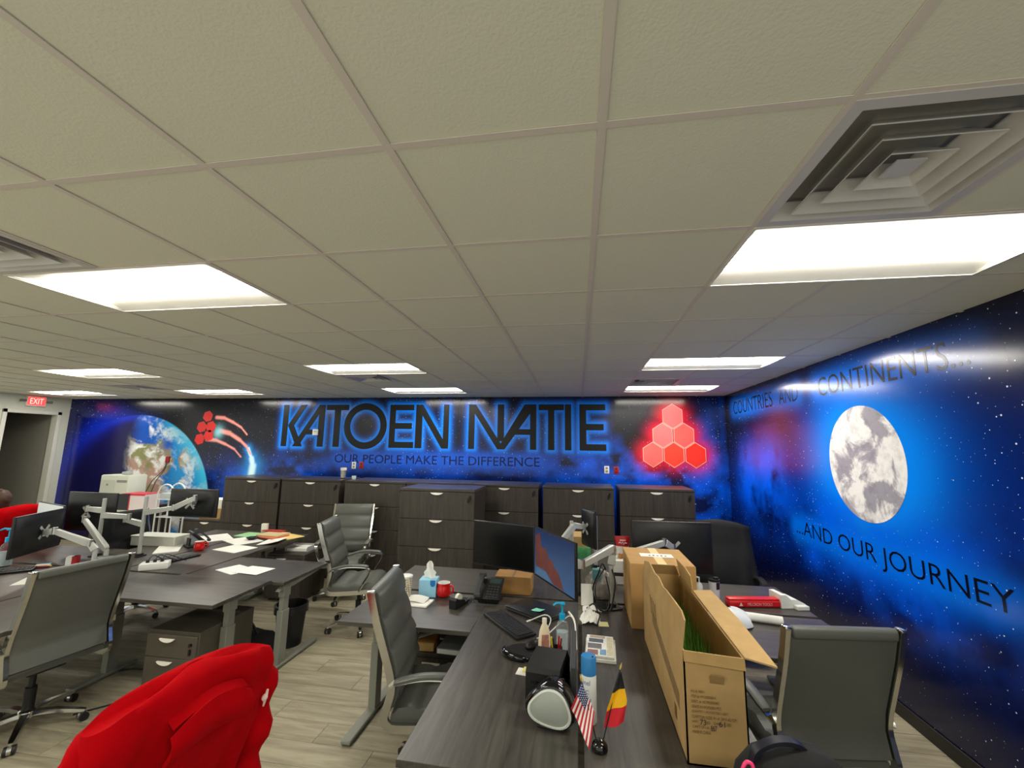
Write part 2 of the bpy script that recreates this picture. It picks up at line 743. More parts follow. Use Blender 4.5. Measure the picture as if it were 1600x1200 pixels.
SIGN = [
    ('K', [stroke(-5.49, -5.38, Z0L, Z1L), [(-5.372, 2.266), (-5.252, 2.266), (-5.008, Z1L), (-5.132, Z1L)], [(-5.18, Z0L), (-5.056, Z0L), (-5.252, 2.268), (-5.372, 2.268)]]),
    ('A', [[(-5.255, Z0L), (-5.132, Z0L), (-4.754, 2.48), (-4.754, Z1L)], stroke(-4.756, -4.638, Z0L, Z1L), stroke(-5.06, -4.75, 2.10, 2.19)]),
    ('T', [stroke(-4.61, -4.165, 2.55, Z1L), stroke(-4.44, -4.32, Z0L, 2.552)]),
    ('O', [ring_poly(-3.823, 2.263, 0.295, 0.415)]),
    ('E', [stroke(-3.355, -3.245, Z0L, Z1L), stroke(-3.247, -2.892, Z0L, 1.985), stroke(-3.247, -2.93, 2.215, 2.32), stroke(-3.247, -2.9, 2.548, Z1L)]),
    ('N', [stroke(-2.862, -2.738, Z0L, Z1L), [(-2.862, Z1L), (-2.735, Z1L), (-2.248, Z0L), (-2.37, Z0L)], stroke(-2.348, -2.248, Z0L, Z1L)]),
    ('N', [stroke(-1.888, -1.782, Z0L, Z1L), [(-1.888, Z1L), (-1.765, Z1L), (-1.25, Z0L), (-1.375, Z0L)], stroke(-1.375, -1.262, 2.02, Z1L)]),
    ('A', [[(-1.375, Z0L), (-1.25, Z0L), (-0.806, 2.5), (-0.806, Z1L), (-0.905, Z1L)], stroke(-0.808, -0.704, Z0L, Z1L), stroke(-1.1, -0.805, 2.13, 2.225)]),
    ('T', [stroke(-0.663, -0.234, 2.55, Z1L), stroke(-0.502, -0.397, Z0L, 2.552)]),
    ('I', [stroke(-0.218, -0.114, Z0L, Z1L)]),
    ('E', [stroke(0.024, 0.135, Z0L, Z1L), stroke(0.133, 0.457, Z0L, 1.985), stroke(0.133, 0.42, 2.215, 2.32), stroke(0.133, 0.452, 2.548, Z1L)]),
]


def sign_dist(x, z):
    d = np.full(x.shape, 9.0)
    for _, polys in SIGN:
        for p in polys:
            if p[0] == 'ring':
                r = np.hypot(x - p[1], z - p[2])
                d = np.minimum(d, np.maximum(np.abs(r - (p[3] + p[4]) / 2) - (p[4] - p[3]) / 2, 0))
            else:
                n = len(p)
                ins = np.ones(x.shape, bool)
                dd = np.full(x.shape, 9.0)
                for i in range(n):
                    a, b = p[i], p[(i + 1) % n]
                    dd = np.minimum(dd, segd(x, z, a, b))
                    ins &= ((b[0] - a[0]) * (z - a[1]) - (b[1] - a[1]) * (x - a[0])) >= -1e-9
                d = np.minimum(d, np.where(ins, 0, dd))
    return d


def mural_back(x, z):
    n1 = fbm(x * 0.9, z * 0.9, 1)
    n2 = fbm(x * 2.8, z * 3.2, 5, 6, 0.52)
    c = np.zeros(x.shape + (3,)) + np.array(lin((7, 9, 22)))
    # deep blue towards the lower part
    c = mixc(c, (2, 26, 100), sst(2.05, 1.2, z + 0.5 * (n1 - 0.5)) * (0.12 + 0.7 * n1))
    c = mixc(c, (8, 20, 92), sst(-8.8, -10.0, x) * 0.75)
    # blue nebula clouds
    for cx, cz, rx, rz, w in ((1.0, 1.45, 1.5, 0.42, 1.0), (0.35, 1.72, 0.6, 0.3, 0.9), (-5.3, 1.42, 0.75, 0.22, 1.0), (2.2, 1.6, 0.35, 0.8, 0.8), (-2.4, 1.55, 2.6, 0.2, 0.5), (-6.3, 1.2, 0.6, 0.35, 0.7), (1.9, 1.1, 0.9, 0.6, 0.9)):
        e = np.exp(-(((x - cx) / rx) ** 2 + ((z - cz) / rz) ** 2))
        c = mixc(c, (0, 96, 246), e * w * np.clip(0.45 + 2.6 * (n2 - 0.47), 0, 1))
    # dim red wisps
    e = np.exp(-(((x + 9.4) / 0.25) ** 2 + ((z - 2.55) / 0.1) ** 2))
    c = mixc(c, (70, 16, 36), 0.6 * e)
    # earth
    ex, ez, er = -8.68, 0.66, 1.79
    dx, dz = (x - ex) / er, (z - ez) / er
    rr = np.hypot(dx, dz)
    inside = sst(1.006, 0.996, rr)
    nn = fbm(x * 2.6, z * 2.6, 21, 6, 0.55)
    cl = fbm(x * 4.6 + 2.2 * nn, z * 6.0 - 2.0 * nn, 33, 6, 0.62)
    ea = np.zeros_like(c) + np.array(lin((12, 76, 176)))
    ea = mixc(ea, (0, 150, 222), sst(0.25, 0.75, dx + 0.2 * dz) * 0.9)
    land = sst(0.50, 0.56, nn + 0.42 * np.exp(-(((dx - 0.13) / 0.34) ** 2 + ((dz - 0.42) / 0.42) ** 2)) - 0.14)
    ea = mixc(ea, (142, 134, 112), land)
    ea = mixc(ea, (176, 140, 126), land * sst(0.42, 0.62, fbm(x * 3, z * 3, 44)) * sst(0.75, 0.35, dz))
    ea = mixc(ea, (112, 128, 64), land * sst(0.57, 0.72, fbm(x * 5, z * 5, 48)) * 0.7)
    ea = mixc(ea, (232, 236, 236), sst(0.46, 0.68, cl) * 0.92)
    # lake patch and darker bay
    ea = mixc(ea, (0, 84, 190), np.exp(-(((x + 7.93) / 0.13) ** 2 + ((z - 1.88) / 0.1) ** 4)) * 0.95)
    # bright limb on the right
    ea = mixc(ea, (70, 196, 236), sst(0.80, 1.0, rr) * sst(0.15, 0.6, dx) * 0.85)
    ea = mixc(ea, (60, 110, 220), sst(0.86, 1.0, rr) * sst(0.5, 0.0, dx) * 0.7)
    # the unlit left half is printed dark
    night = sst(-0.02, -0.20, dx - 0.10 * dz + 0.14 * (nn - 0.5))
    ea = mixc(ea, (20, 18, 66), night)
    ea = mixc(ea, (24, 48, 190), night * sst(0.9, 1.0, rr) * sst(-0.75, -0.15, dx) * 0.7)
    c = c * (1 - inside[..., None]) + ea * inside[..., None]
    out = np.clip(rr - 1.0, 0, 9)
    c = mixc(c, (20, 60, 220), (1 - inside) * np.exp(-out / 0.05) * sst(0.8, -0.2, np.abs(dx + 0.25)) * 0.3)
    c = mixc(c, (18, 44, 190), np.exp(-(np.abs(rr - 1.03) / 0.13) ** 2) * sst(0.0, -0.6, dx) * 0.6)
    # comet trails of the flying emblem
    def trail(P, w0, col, k=1.0, glow=None):
        nonlocal c
        d = np.full(x.shape, 9.0)
        W = np.zeros(x.shape)
        for i in range(len(P) - 1):
            t = i / (len(P) - 1)
            s = segd(x, z, P[i], P[i + 1])
            ww = w0 * (1 - 0.85 * t)
            d = np.minimum(d, s / ww)
        if glow:
            c = mixc(c, glow, np.exp(-(d / 2.6) ** 2) * 0.8)
        c = mixc(c, col, np.exp(-(d / 0.95) ** 4) * k)
    trail([(-6.92, 2.41), (-6.75, 2.40), (-6.54, 2.315), (-6.36, 2.22), (-6.22, 2.085)], 0.036, (240, 150, 140))
    trail([(-7.08, 1.985), (-6.88, 1.975), (-6.66, 1.90), (-6.46, 1.81), (-6.30, 1.665)], 0.036, (240, 150, 140))
    trail([(-6.05, 1.25), (-6.03, 1.5), (-6.07, 1.64), (-6.16, 1.82)], 0.075, (205, 240, 250), 1.0, (30, 150, 240))
    trail([(-6.80, 2.15), (-6.6, 2.11), (-6.36, 1.98), (-6.2, 1.86), (-6.1, 1.72)], 0.045, (244, 150, 138))
    c = mixc(c, (150, 220, 235), np.exp(-(((x + 6.85) / 0.1) ** 2 + ((z - 2.13) / 0.11) ** 2)) * 0.9)
    # glow printed round the sign, its line of small text and the hexagon emblem
    d = sign_dist(x, z)
    c = mixc(c, (0, 96, 232), np.exp(-(d / 0.10) ** 2) * 0.3)
    c = mixc(c, (0, 132, 255), np.exp(-(d / 0.055) ** 2) * 0.95)
    d = np.maximum(segd(x, z, (-4.3, 1.672), (-0.7, 1.69)) - 0.05, 0)
    c = mixc(c, (0, 92, 226), np.exp(-(d / 0.10) ** 2) * 0.7)
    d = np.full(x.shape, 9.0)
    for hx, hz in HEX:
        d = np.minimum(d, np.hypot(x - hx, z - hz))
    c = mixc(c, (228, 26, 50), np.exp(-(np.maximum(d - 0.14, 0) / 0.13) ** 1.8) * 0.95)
    # vertical blue strip beside the corner
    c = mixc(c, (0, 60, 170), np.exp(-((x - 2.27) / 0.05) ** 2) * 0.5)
    dens = np.clip(0.75 + 1.5 * (n1 - 0.4), 0.3, 1.5) * (1 - inside)
    return c, dens


def mural_right(y, z):
    n1 = fbm(y * 0.8, z * 0.8, 61)
    n2 = fbm(y * 2.0, z * 2.0, 67)
    n3 = fbm(y * 3.2, z * 3.2, 71, 6, 0.5)
    c = np.zeros(y.shape + (3,)) + np.array(lin((5, 7, 26)))
    c = mixc(c, (0, 34, 130), sst(2.4, 1.5, z + 0.6 * (n1 - 0.5)) * (0.15 + 0.55 * n1))
    my, mz = 3.92, 1.83
    r = np.hypot((y - my) * 0.85, z - mz)
    c = mixc(c, (0, 74, 220), np.exp(-(np.maximum(r - 0.45, 0) / 0.5) ** 1.8) * 0.6)
    c = mixc(c, (0, 138, 255), np.exp(-(np.maximum(r - 0.42, 0) / 0.26) ** 1.6) * 0.97)
    # bright lower field behind the second text line
    c = mixc(c, (0, 96, 248), np.exp(-(((y - 3.7) / 1.25) ** 2 + ((z - 1.08) / 0.36) ** 2)) * np.clip(0.45 + 2.6 * (n3 - 0.45), 0, 1))
    for ty0, ty1, tz in ((6.75, 4.9, 2.54), (4.48, 2.85, 2.54), (5.1, 2.8, 1.1)):
        d = np.maximum(segd(y, z, (ty0, tz), (ty1, tz)) - 0.05, 0)
        c = mixc(c, (0, 118, 248), np.exp(-(d / 0.11) ** 2) * 0.8)
    # red nebula and blue cloud near the corner
    e = np.exp(-(((y - 5.55) / 0.75) ** 2 + ((z - 2.08) / 0.3) ** 2))
    c = mixc(c, (92, 34, 56), 0.5 * e * np.clip(0.3 + 1.3 * (n2 - 0.25), 0, 1))
    for cy, cz, ry, rz, w in ((6.35, 1.55, 0.3, 0.4, 1.3), (5.7, 1.65, 0.42, 0.36, 1.4), (6.0, 1.3, 0.6, 0.3, 0.9), (4.5, 1.35, 0.5, 0.2, 0.5), (2.2, 1.45, 0.5, 0.3, 0.7), (4.75, 0.88, 0.22, 0.12, 0.8), (3.5, 0.75, 0.5, 0.2, 0.6), (2.6, 0.55, 0.7, 0.3, 0.35)):
        e = np.exp(-(((y - cy) / ry) ** 2 + ((z - cz) / rz) ** 2))
        c = mixc(c, (0, 96, 255), e * w * np.clip(0.5 + 2.6 * (n3 - 0.48), 0, 1))
    c = mixc(c, (6, 8, 40), sst(0.95, 0.4, z + 0.3 * (n1 - 0.5)) * 0.85)
    c = mixc(c, (2, 14, 66), sst(3.3, 2.5, y) * 0.65)
    c = mixc(c, (7, 9, 26), sst(2.25, 2.6, z) * sst(3.6, 2.6, y) * 0.6)
    dens = np.clip(0.55 + 1.0 * (n1 - 0.4) + 0.35 * sst(3.6, 2.6, y), 0.15, 1.0) * sst(0.47, 0.6, r)
    return c, dens


HR = 0.187
HEX = [(1.516, 2.452), (1.352, 2.142), (1.68, 2.142), (1.19, 1.832), (1.516, 1.832), (1.845, 1.832)]


def mural_mat(name, ca, cb, spec=0.5):
    m, nt, b = new_mat(name)
    at = nt.nodes.new('ShaderNodeAttribute')
    at.attribute_name = 'print'
    geo = nt.nodes.new('ShaderNodeNewGeometry')
    sp = nt.nodes.new('ShaderNodeSeparateXYZ')
    nt.links.new(geo.outputs['Position'], sp.inputs[0])
    cm = nt.nodes.new('ShaderNodeCombineXYZ')
    nt.links.new(sp.outputs[ca], cm.inputs[0])
    nt.links.new(sp.outputs[cb], cm.inputs[1])
    last = at.outputs['Color']
    for sc, k, pw, seed in ((5.5, 0.05, 3.0, 0.0), (11.0, 0.085, 4.0, 3.7), (20.0, 0.11, 4.5, 9.1)):
        ofs = nt.nodes.new('ShaderNodeVectorMath')
        ofs.operation = 'ADD'
        ofs.inputs[1].default_value = (seed, seed * 1.7, 0)
        nt.links.new(cm.outputs[0], ofs.inputs[0])
        vo = nt.nodes.new('ShaderNodeTexVoronoi')
        vo.voronoi_dimensions = '2D'
        vo.inputs['Scale'].default_value = sc
        nt.links.new(ofs.outputs[0], vo.inputs['Vector'])
        sr = nt.nodes.new('ShaderNodeSeparateColor')
        nt.links.new(vo.outputs['Color'], sr.inputs[0])
        p = nt.nodes.new('ShaderNodeMath')
        p.operation = 'POWER'
        nt.links.new(sr.outputs[0], p.inputs[0])
        p.inputs[1].default_value = pw
        q = nt.nodes.new('ShaderNodeMath')
        q.operation = 'MULTIPLY'
        nt.links.new(p.outputs[0], q.inputs[0])
        q.inputs[1].default_value = k
        qq = nt.nodes.new('ShaderNodeMath')
        qq.operation = 'MULTIPLY'
        nt.links.new(q.outputs[0], qq.inputs[0])
        nt.links.new(at.outputs['Alpha'], qq.inputs[1])
        sm = nt.nodes.new('ShaderNodeMapRange')
        sm.interpolation_type = 'SMOOTHSTEP'
        sm.inputs[3].default_value = 1.0
        sm.inputs[4].default_value = 0.0
        nt.links.new(vo.outputs['Distance'], sm.inputs[0])
        h = nt.nodes.new('ShaderNodeMath')
        h.operation = 'MULTIPLY'
        h.inputs[1].default_value = 0.5
        nt.links.new(qq.outputs[0], h.inputs[0])
        nt.links.new(h.outputs[0], sm.inputs[1])
        nt.links.new(qq.outputs[0], sm.inputs[2])
        mx = nt.nodes.new('ShaderNodeMix')
        mx.data_type = 'RGBA'
        nt.links.new(sm.outputs[0], mx.inputs[0])
        nt.links.new(last, mx.inputs[6])
        mx.inputs[7].default_value = L4((214, 226, 240))
        last = mx.outputs[2]
    nt.links.new(last, b.inputs['Base Color'])
    b.inputs['Roughness'].default_value = 0.17
    b.inputs['Specular IOR Level'].default_value = spec
    return m


def mural_wall(name, us, zs, fun, place, material, flip=False):
    U, Z = np.meshgrid(us, zs, indexing='ij')
    col, dens = fun(U, Z)
    nu, nz_ = U.shape
    co = place(U.ravel(), Z.ravel())
    idx = np.arange(nu * nz_).reshape(nu, nz_)
    q = np.stack([idx[:-1, :-1], idx[1:, :-1], idx[1:, 1:], idx[:-1, 1:]], -1).reshape(-1, 4)
    if flip:
        q = q[:, ::-1]
    me = bpy.data.meshes.new(name)
    me.vertices.add(len(co))
    me.vertices.foreach_set('co', co.astype(np.float32).ravel())
    me.loops.add(q.size)
    me.loops.foreach_set('vertex_index', q.ravel().astype(np.int32))
    me.polygons.add(len(q))
    me.polygons.foreach_set('loop_start', (np.arange(len(q)) * 4).astype(np.int32))
    me.update(calc_edges=True)
    a = me.color_attributes.new('print', 'FLOAT_COLOR', 'POINT')
    rgba = np.concatenate([np.clip(col, 0, 1).reshape(-1, 3), dens.reshape(-1, 1)], 1)
    a.data.foreach_set('color', rgba.astype(np.float32).ravel())
    me.materials.append(material)
    o = bpy.data.objects.new(name, me)
    COL.objects.link(o)
    return tag(o, kind='structure')


zs = np.linspace(0, CZ + 0.02, 215)
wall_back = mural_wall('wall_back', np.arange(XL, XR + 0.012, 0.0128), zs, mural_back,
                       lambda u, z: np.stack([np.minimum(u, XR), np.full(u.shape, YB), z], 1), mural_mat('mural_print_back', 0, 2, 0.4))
wall_right = mural_wall('wall_right', np.concatenate([np.linspace(YF, 1.4, 40)[:-1], np.linspace(1.4, YB, 440)]), zs, mural_right,
                        lambda u, z: np.stack([np.full(u.shape, XR), u, z], 1), mural_mat('mural_print_right', 1, 2, 0.45), True)

# big sign letters, cut from thin black sheet
SIGNM = mat('sign_black', (24, 25, 24), 0.35, spec=0.25)
MXZ = Matrix(((1, 0, 0, 0), (0, 0, -1, YB), (0, 1, 0, 0), (0, 0, 0, 1)))      # local xy -> wall x, z
for ch, polys in SIGN:
    b = B()
    for k, p in enumerate(polys):
        t = 0.005 + 0.0004 * k
        if p[0] == 'ring':
            n = 56
            rings = []
            for rad, zz in ((p[3], 0.0), (p[3], t), (p[4], t), (p[4], 0.0)):
                rings.append([(p[1] + rad * math.cos(2 * PI * i / n), p[2] + rad * math.sin(2 * PI * i / n), zz) for i in range(n)])
            vs_ = ring_loft(b, rings, True, False)
            bmesh.ops.transform(b, matrix=MXZ, verts=vs_)
        else:
            prism(b, p, 0.0, t, MXZ)
    o = obj('sign_letter', b, SIGNM, wall_back, 0)
    o['label'] = 'large black letter %s of the wall sign' % ch
TXTB = mat('dark_blue_print', (2, 22, 74), 0.4, spec=0.3)
o = text_mesh('lettering', 'OUR PEOPLE MAKE THE DIFFERENCE', TXTB, 3.73, 0.152, Matrix.Translation((-4.375, YB - 0.001, 1.60)) @ Matrix.Rotation(PI / 2, 4, 'X'), wall_back, 0.001, 0.0)
o['label'] = 'small dark blue line of capitals under the big sign'

# right wall text (reads towards the camera: local x runs along -y)
TXTR = mat('navy_print', (6, 10, 30), 0.19, spec=0.45)


def right_text(s, y_start, width, z, h):
    M = Matrix(((0, 0, -1, XR - 0.0012), (-1, 0, 0, y_start), (0, 1, 0, z), (0, 0, 0, 1)))
    return text_mesh('lettering', s, TXTR, width, h, M, wall_right, 0.0, 0.006)


right_text('COUNTRIES', 6.75, 1.29, 2.452, 0.19)
right_text('AND', 5.29, 0.43, 2.458, 0.165)
right_text('CONTINENTS...', 4.47, 1.62, 2.45, 0.18)
right_text('...AND OUR JOURNEY', 5.13, 2.33, 1.005, 0.185)

# moon
MOON, nt, bs = new_mat('moon_print')
geo = nt.nodes.new('ShaderNodeNewGeometry')


def nz_node(scale, detail, rough, dist=0.0):
    n = nt.nodes.new('ShaderNodeTexNoise')
    n.inputs['Scale'].default_value = scale
    n.inputs['Detail'].default_value = detail
    n.inputs['Roughness'].default_value = rough
    n.inputs['Distortion'].default_value = dist
    nt.links.new(geo.outputs['Position'], n.inputs['Vector'])
    return n


def ramp(fac, p0, c0, p1, c1):
    r = nt.nodes.new('ShaderNodeValToRGB')
    r.color_ramp.elements[0].position = p0
    r.color_ramp.elements[0].color = c0
    r.color_ramp.elements[1].position = p1
    r.color_ramp.elements[1].color = c1
    nt.links.new(fac, r.inputs['Fac'])
    return r


na = nz_node(3.3, 7, 0.6, 0.4)
ra = ramp(na.outputs['Fac'], 0.50, L4((244, 242, 240)), 0.575, L4((160, 157, 168)))
nb = nz_node(11, 6, 0.7)
rb = ramp(nb.outputs['Fac'], 0.36, (0.74, 0.74, 0.75, 1), 0.52, (1, 1, 1, 1))
mx = nt.nodes.new('ShaderNodeMix')
mx.data_type = 'RGBA'
mx.blend_type = 'MULTIPLY'
mx.inputs[0].default_value = 0.8
nt.links.new(ra.outputs['Color'], mx.inputs[6])
nt.links.new(rb.outputs['Color'], mx.inputs[7])
nt.links.new(mx.outputs[2], bs.inputs['Base Color'])
bs.inputs['Roughness'].default_value = 0.4
b = B()
n = 72
M = Matrix(((0, 0, -1, XR - 0.0005), (-1, 0, 0, 3.92), (0, 1, 0, 1.83), (0, 0, 0, 1)))
prism(b, [(0.468 * math.cos(2 * PI * i / n), 0.474 * math.sin(2 * PI * i / n)) for i in range(n)], 0, 0.002, M)
obj('moon_print', b, MOON, wall_right, 0)['label'] = 'round pale grey moon printed on the right wall'

# red hexagon emblem, thin panels with pale edges
HEXE = mat('hexagon_edge', (255, 190, 170), 0.3)
hexcol = [(250, 112, 110), (250, 118, 116), (250, 96, 88), (246, 104, 98), (252, 66, 44), (252, 52, 30)]
for (hx, hz), hc in zip(HEX, hexcol):
    b = B()

    def hexa(r):
        return [(hx + r * 0.96 * math.sin(PI / 3 * i), hz + r * 1.1 * math.cos(PI / 3 * i)) for i in range(6)]
    prism(b, hexa(HR)[::-1], 0.0, 0.006, MXZ)
    o = obj('hexagon_panel', b, HEXE, wall_back, 0)
    b = B()
    prism(b, hexa(HR - 0.010)[::-1], 0.006, 0.008, MXZ)
    obj('hexagon_face', b, mat('hexagon_red', hc, 0.3, noise=0.12, nscale=3), o, 0)
# small flying emblem
HEXS = mat('small_hexagon_red', (222, 42, 40), 0.4)
for hx, hz in ((-7.115, 2.43), (-7.225, 2.225), (-7.02, 2.23), (-7.05, 2.06), (-7.21, 2.06), (-7.24, 1.99)):
    if (hx, hz) == (-7.21, 2.06):
        continue
    b = B()
    prism(b, [(hx + 0.102 * math.sin(PI / 3 * i + 0.25) * 1.1, hz + 0.112 * math.cos(PI / 3 * i + 0.25)) for i in range(6)][::-1], 0.0, 0.003, MXZ)
    obj('small_hexagon', b, HEXS, wall_back, 0)

# ---- left wall with the open doorway and the dim passage behind it
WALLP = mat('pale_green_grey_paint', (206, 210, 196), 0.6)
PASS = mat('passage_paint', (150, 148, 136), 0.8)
bm = B()
D0, D1, DH = 6.13, 6.92, 2.445
bx(bm, XL - 0.12, XL, 4.6, D0, 0, CZ + 0.02)
bx(bm, XL - 0.12, XL, D1, YB + 0.02, 0, CZ + 0.02)
bx(bm, XL - 0.12, XL, D0, D1, DH, CZ + 0.02)
wall_left = struct('wall_left', bm, WALLP)
bm = B()
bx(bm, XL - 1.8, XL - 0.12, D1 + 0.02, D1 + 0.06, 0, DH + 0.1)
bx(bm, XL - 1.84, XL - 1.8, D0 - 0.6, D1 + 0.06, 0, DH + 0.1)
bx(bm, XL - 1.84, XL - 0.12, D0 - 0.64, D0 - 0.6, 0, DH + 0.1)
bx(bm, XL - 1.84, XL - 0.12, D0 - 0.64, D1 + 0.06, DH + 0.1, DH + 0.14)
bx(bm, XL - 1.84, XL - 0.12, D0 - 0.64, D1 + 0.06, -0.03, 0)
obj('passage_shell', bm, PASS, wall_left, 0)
bm = B()
FRM = mat('door_frame_paint', (214, 214, 204), 0.5)
for (a, b_) in ((D0 - 0.05, D0 + 0.015), (D1 - 0.015, D1 + 0.05)):
    bx(bm, XL - 0.13, XL + 0.02, a, b_, 0, DH + 0.05, 0.004, 1)
bx(bm, XL - 0.13, XL + 0.02, D0 - 0.05, D1 + 0.05, DH - 0.015, DH + 0.05, 0.004, 1)
struct('door_1', bm, FRM)
# baseboards
BBM = mat('black_baseboard', (24, 22, 22), 0.4)
bm = B()
bx(bm, XR - 0.012, XR, YF, YB, 0, 0.1, 0.003, 1)
struct('baseboard_right', bm, BBM)
bm = B()
bx(bm, XL, XR - 0.012, YB - 0.012, YB, 0, 0.1, 0.003, 1)
struct('baseboard_back', bm, BBM)

# ---- exit sign
t = thing('exit_sign', 'small red lit exit sign high on the pale wall over the doorway', 'sign', (XL, 6.52, 2.67))
b = B()
bx(b, 0.0, 0.04, -0.155, 0.155, -0.10, 0.10, 0.006, 1)
obj('casing', b, WHITEP, t)
EXR = mat('exit_red', (236, 70, 66), 0.4, emit=0.9)
b = B()
bx(b, 0.04, 0.043, -0.135, 0.135, -0.08, 0.08)
obj('face', b, EXR, t, 0)
text_mesh('lettering', 'EXIT', mat('exit_letters', (255, 160, 150), 0.4, emit=1.4), 0.2, 0.11, Matrix(((0, 0, 1, 0.0432), (1, 0, 0, -0.1), (0, 1, 0, -0.055), (0, 0, 0, 1))), t, 0.001)
for s in (-1, 1):
    b = B()
    cyl(b, (0.03, s * 0.155, 0.0), (0.05, s * 0.24, 0.0), 0.02, 0.025, 10)
    obj('lamp_head', b, mat('lamp_grey', (120, 124, 116), 0.5), t)

# ---- sockets and a thermostat on the back wall
def socket(x, z, col, label):
    t = thing('wall_socket', label, 'wall socket', (x, YB, z))
    b = B()
    bx(b, -0.04, 0.04, -0.008, 0.0, -0.06, 0.06, 0.004, 2)
    obj('cover_plate', b, mat('socket_' + str(col[1]), col, 0.4), t)
    for s in (-1, 1):
        b = B()
        bx(b, -0.018, 0.018, -0.011, -0.007, s * 0.026 - 0.018, s * 0.026 + 0.018, 0.003, 1)
        obj('outlet', b, mat('outlet_tone', tuple(int(v * 0.6) for v in col), 0.5), t)


socket(-3.99, 1.557, (232, 232, 226), 'white socket on the mural just below the word PEOPLE')
socket(-3.845, 1.56, (170, 30, 34), 'red socket beside a white one under the small lettering')
socket(0.456, 1.575, (232, 232, 226), 'white wall socket left of the red hexagon emblem')
socket(0.608, 1.568, (170, 30, 34), 'dark red socket just left of the red hexagon emblem')
t = thing('thermostat', 'small white thermostat stuck on the letter A of the big sign', 'thermostat', (-4.79, YB - 0.006, 2.14))
b = B()
bx(b, -0.055, 0.055, -0.025, 0, -0.055, 0.055, 0.008, 2)
obj('body', b, WHITEP, t)
b = B()
bx(b, -0.03, 0.03, -0.027, -0.024, 0.0, 0.03)
obj('display', b, mat('lcd', (170, 176, 160), 0.3), t, 0)
t = thing('wall_socket', 'dark red socket with hanging black cords on the printed earth', 'wall socket', (-7.88, YB, 1.588))
b = B()
bx(b, -0.04, 0.04, -0.03, 0.0, -0.06, 0.06, 0.006, 2)
obj('cover_plate', b, mat('socket_dark_red', (150, 24, 28), 0.4), t)
for dx, ex in ((-0.01, -0.32), (0.015, -0.2)):
    b = B()
    tube(b, spline([(dx, -0.02, -0.03), (dx - 0.02, -0.05, -0.2), (ex * 0.7, -0.06, -0.4), (ex, -0.08, -0.62)], 6), 0.006, 6)
    obj('cord', b, BLACKP, t)

# ================================================================== DESKS
DT = 0.028


def desk(label, main, ret, legs, h=0.735, hr=None):
    """L-shaped bench desk: main top (grain along y), return top (grain along x), legs = [(x, y, foot_y0, foot_y1)]"""
    hr = hr or h
    cx, cy = (main[0] + main[1]) / 2, (main[2] + main[3]) / 2
    t = thing('l_shaped_desk', label, 'desk', (cx, cy, 0), 0, 'dark laminate L-shaped desks')

    def put(name, b, m, sm=38):
        bmesh.ops.translate(b, verts=b.verts, vec=(-cx, -cy, 0))
        return obj(name, b, m, t, sm)
    b = B()
    bx(b, *main, h - DT, h, 0.002, 1)
    put('worktop', b, DESKY)
    b = B()
    bx(b, *ret, hr - DT, hr, 0.002, 1)
    put('return_top', b, DESKX)
    for (x, y, f0, f1, hh) in legs:
        b = B()
        bx(b, x - 0.028, x + 0.028, y - 0.045, y + 0.045, 0.03, 0.47, 0.003, 1)
        bx(b, x - 0.022, x + 0.022, y - 0.036, y + 0.036, 0.46, 0.60, 0.003, 1)
        bx(b, x - 0.028, x + 0.028, y - 0.045, y + 0.045, 0.58, hh - DT - 0.03, 0.003, 1)
        put('leg_column', b, LEGM)
        b = B()
        bx(b, x - 0.035, x + 0.035, f0, f1, 0.008, 0.034, 0.006, 1)
        put('foot', b, LEGM)
        for fy in (f0 + 0.04, f1 - 0.04):
            b = B()
            cyl(b, (x, fy, 0.0), (x, fy, 0.01), 0.02, n=10)
            put('levelling_pad', b, BLACKP)
        b = B()
        M = Matrix(((0, 0, 1, x - 0.02), (1, 0, 0, 0), (0, 1, 0, 0), (0, 0, 0, 1)))
        z1 = hh - DT
        prism(b, [(f0 + 0.04, z1), (f0 + 0.04, z1 - 0.02), (y - 0.10, z1 - 0.055), (y + 0.10, z1 - 0.055), (f1 - 0.04, z1 - 0.02), (f1 - 0.04, z1)], 0, 0.04, M)
        put('support_arm', b, LEGM)
    b = B()
    xm = (main[0] + main[1]) / 2
    bx(b, xm - 0.03, xm + 0.03, main[2] + 0.12, main[3] - 0.12, h - DT - 0.04, h - DT, 0.003, 1)
    put('crossbeam', b, LEGM)
    return t


H = 0.735
desk('dark laminate L-shaped desk in the foreground holding the tissue box and keyboard', (-0.70, -0.012, 1.70, 3.50), (-1.63, -0.701, 2.83, 3.50),
     [(-1.50, 3.19, 2.80, 3.46, H), (-0.36, 1.80, 1.74, 1.9, H), (-0.36, 3.35, 3.1, 3.46, H)])
desk('dark laminate L-shaped desk under the big open cardboard box', (0.012, 0.72, 1.70, 3.50), (0.721, 1.70, 2.83, 3.50),
     [(1.6, 3.19, 2.86, 3.46, H), (0.36, 1.80, 1.74, 1.9, H), (0.36, 3.35, 3.1, 3.46, H)])
desk('dark laminate L-shaped desk behind the telephone and screens, nearer the cabinets', (-0.70, -0.012, 3.54, 5.30), (-1.63, -0.701, 3.54, 4.21),
     [(-1.50, 3.82, 3.58, 4.18, H), (-0.36, 5.2, 5.1, 5.26, H)])
desk('dark laminate L-shaped desk carrying the red tool case by the right mural wall', (0.012, 0.72, 3.54, 5.30), (0.721, 1.70, 3.54, 4.21),
     [(1.6, 3.82, 3.58, 4.18, H), (0.36, 5.2, 5.1, 5.26, H)])
desk('dark laminate desk at left with the pointed return over the drawer pedestal', (-4.24, -3.551, 1.72, 3.47), (-3.55, -2.65, 2.88, 3.485),
     [(-2.80, 3.22, 2.93, 3.47, 0.745), (-3.88, 3.23, 2.95, 3.44, H)], hr=0.745)
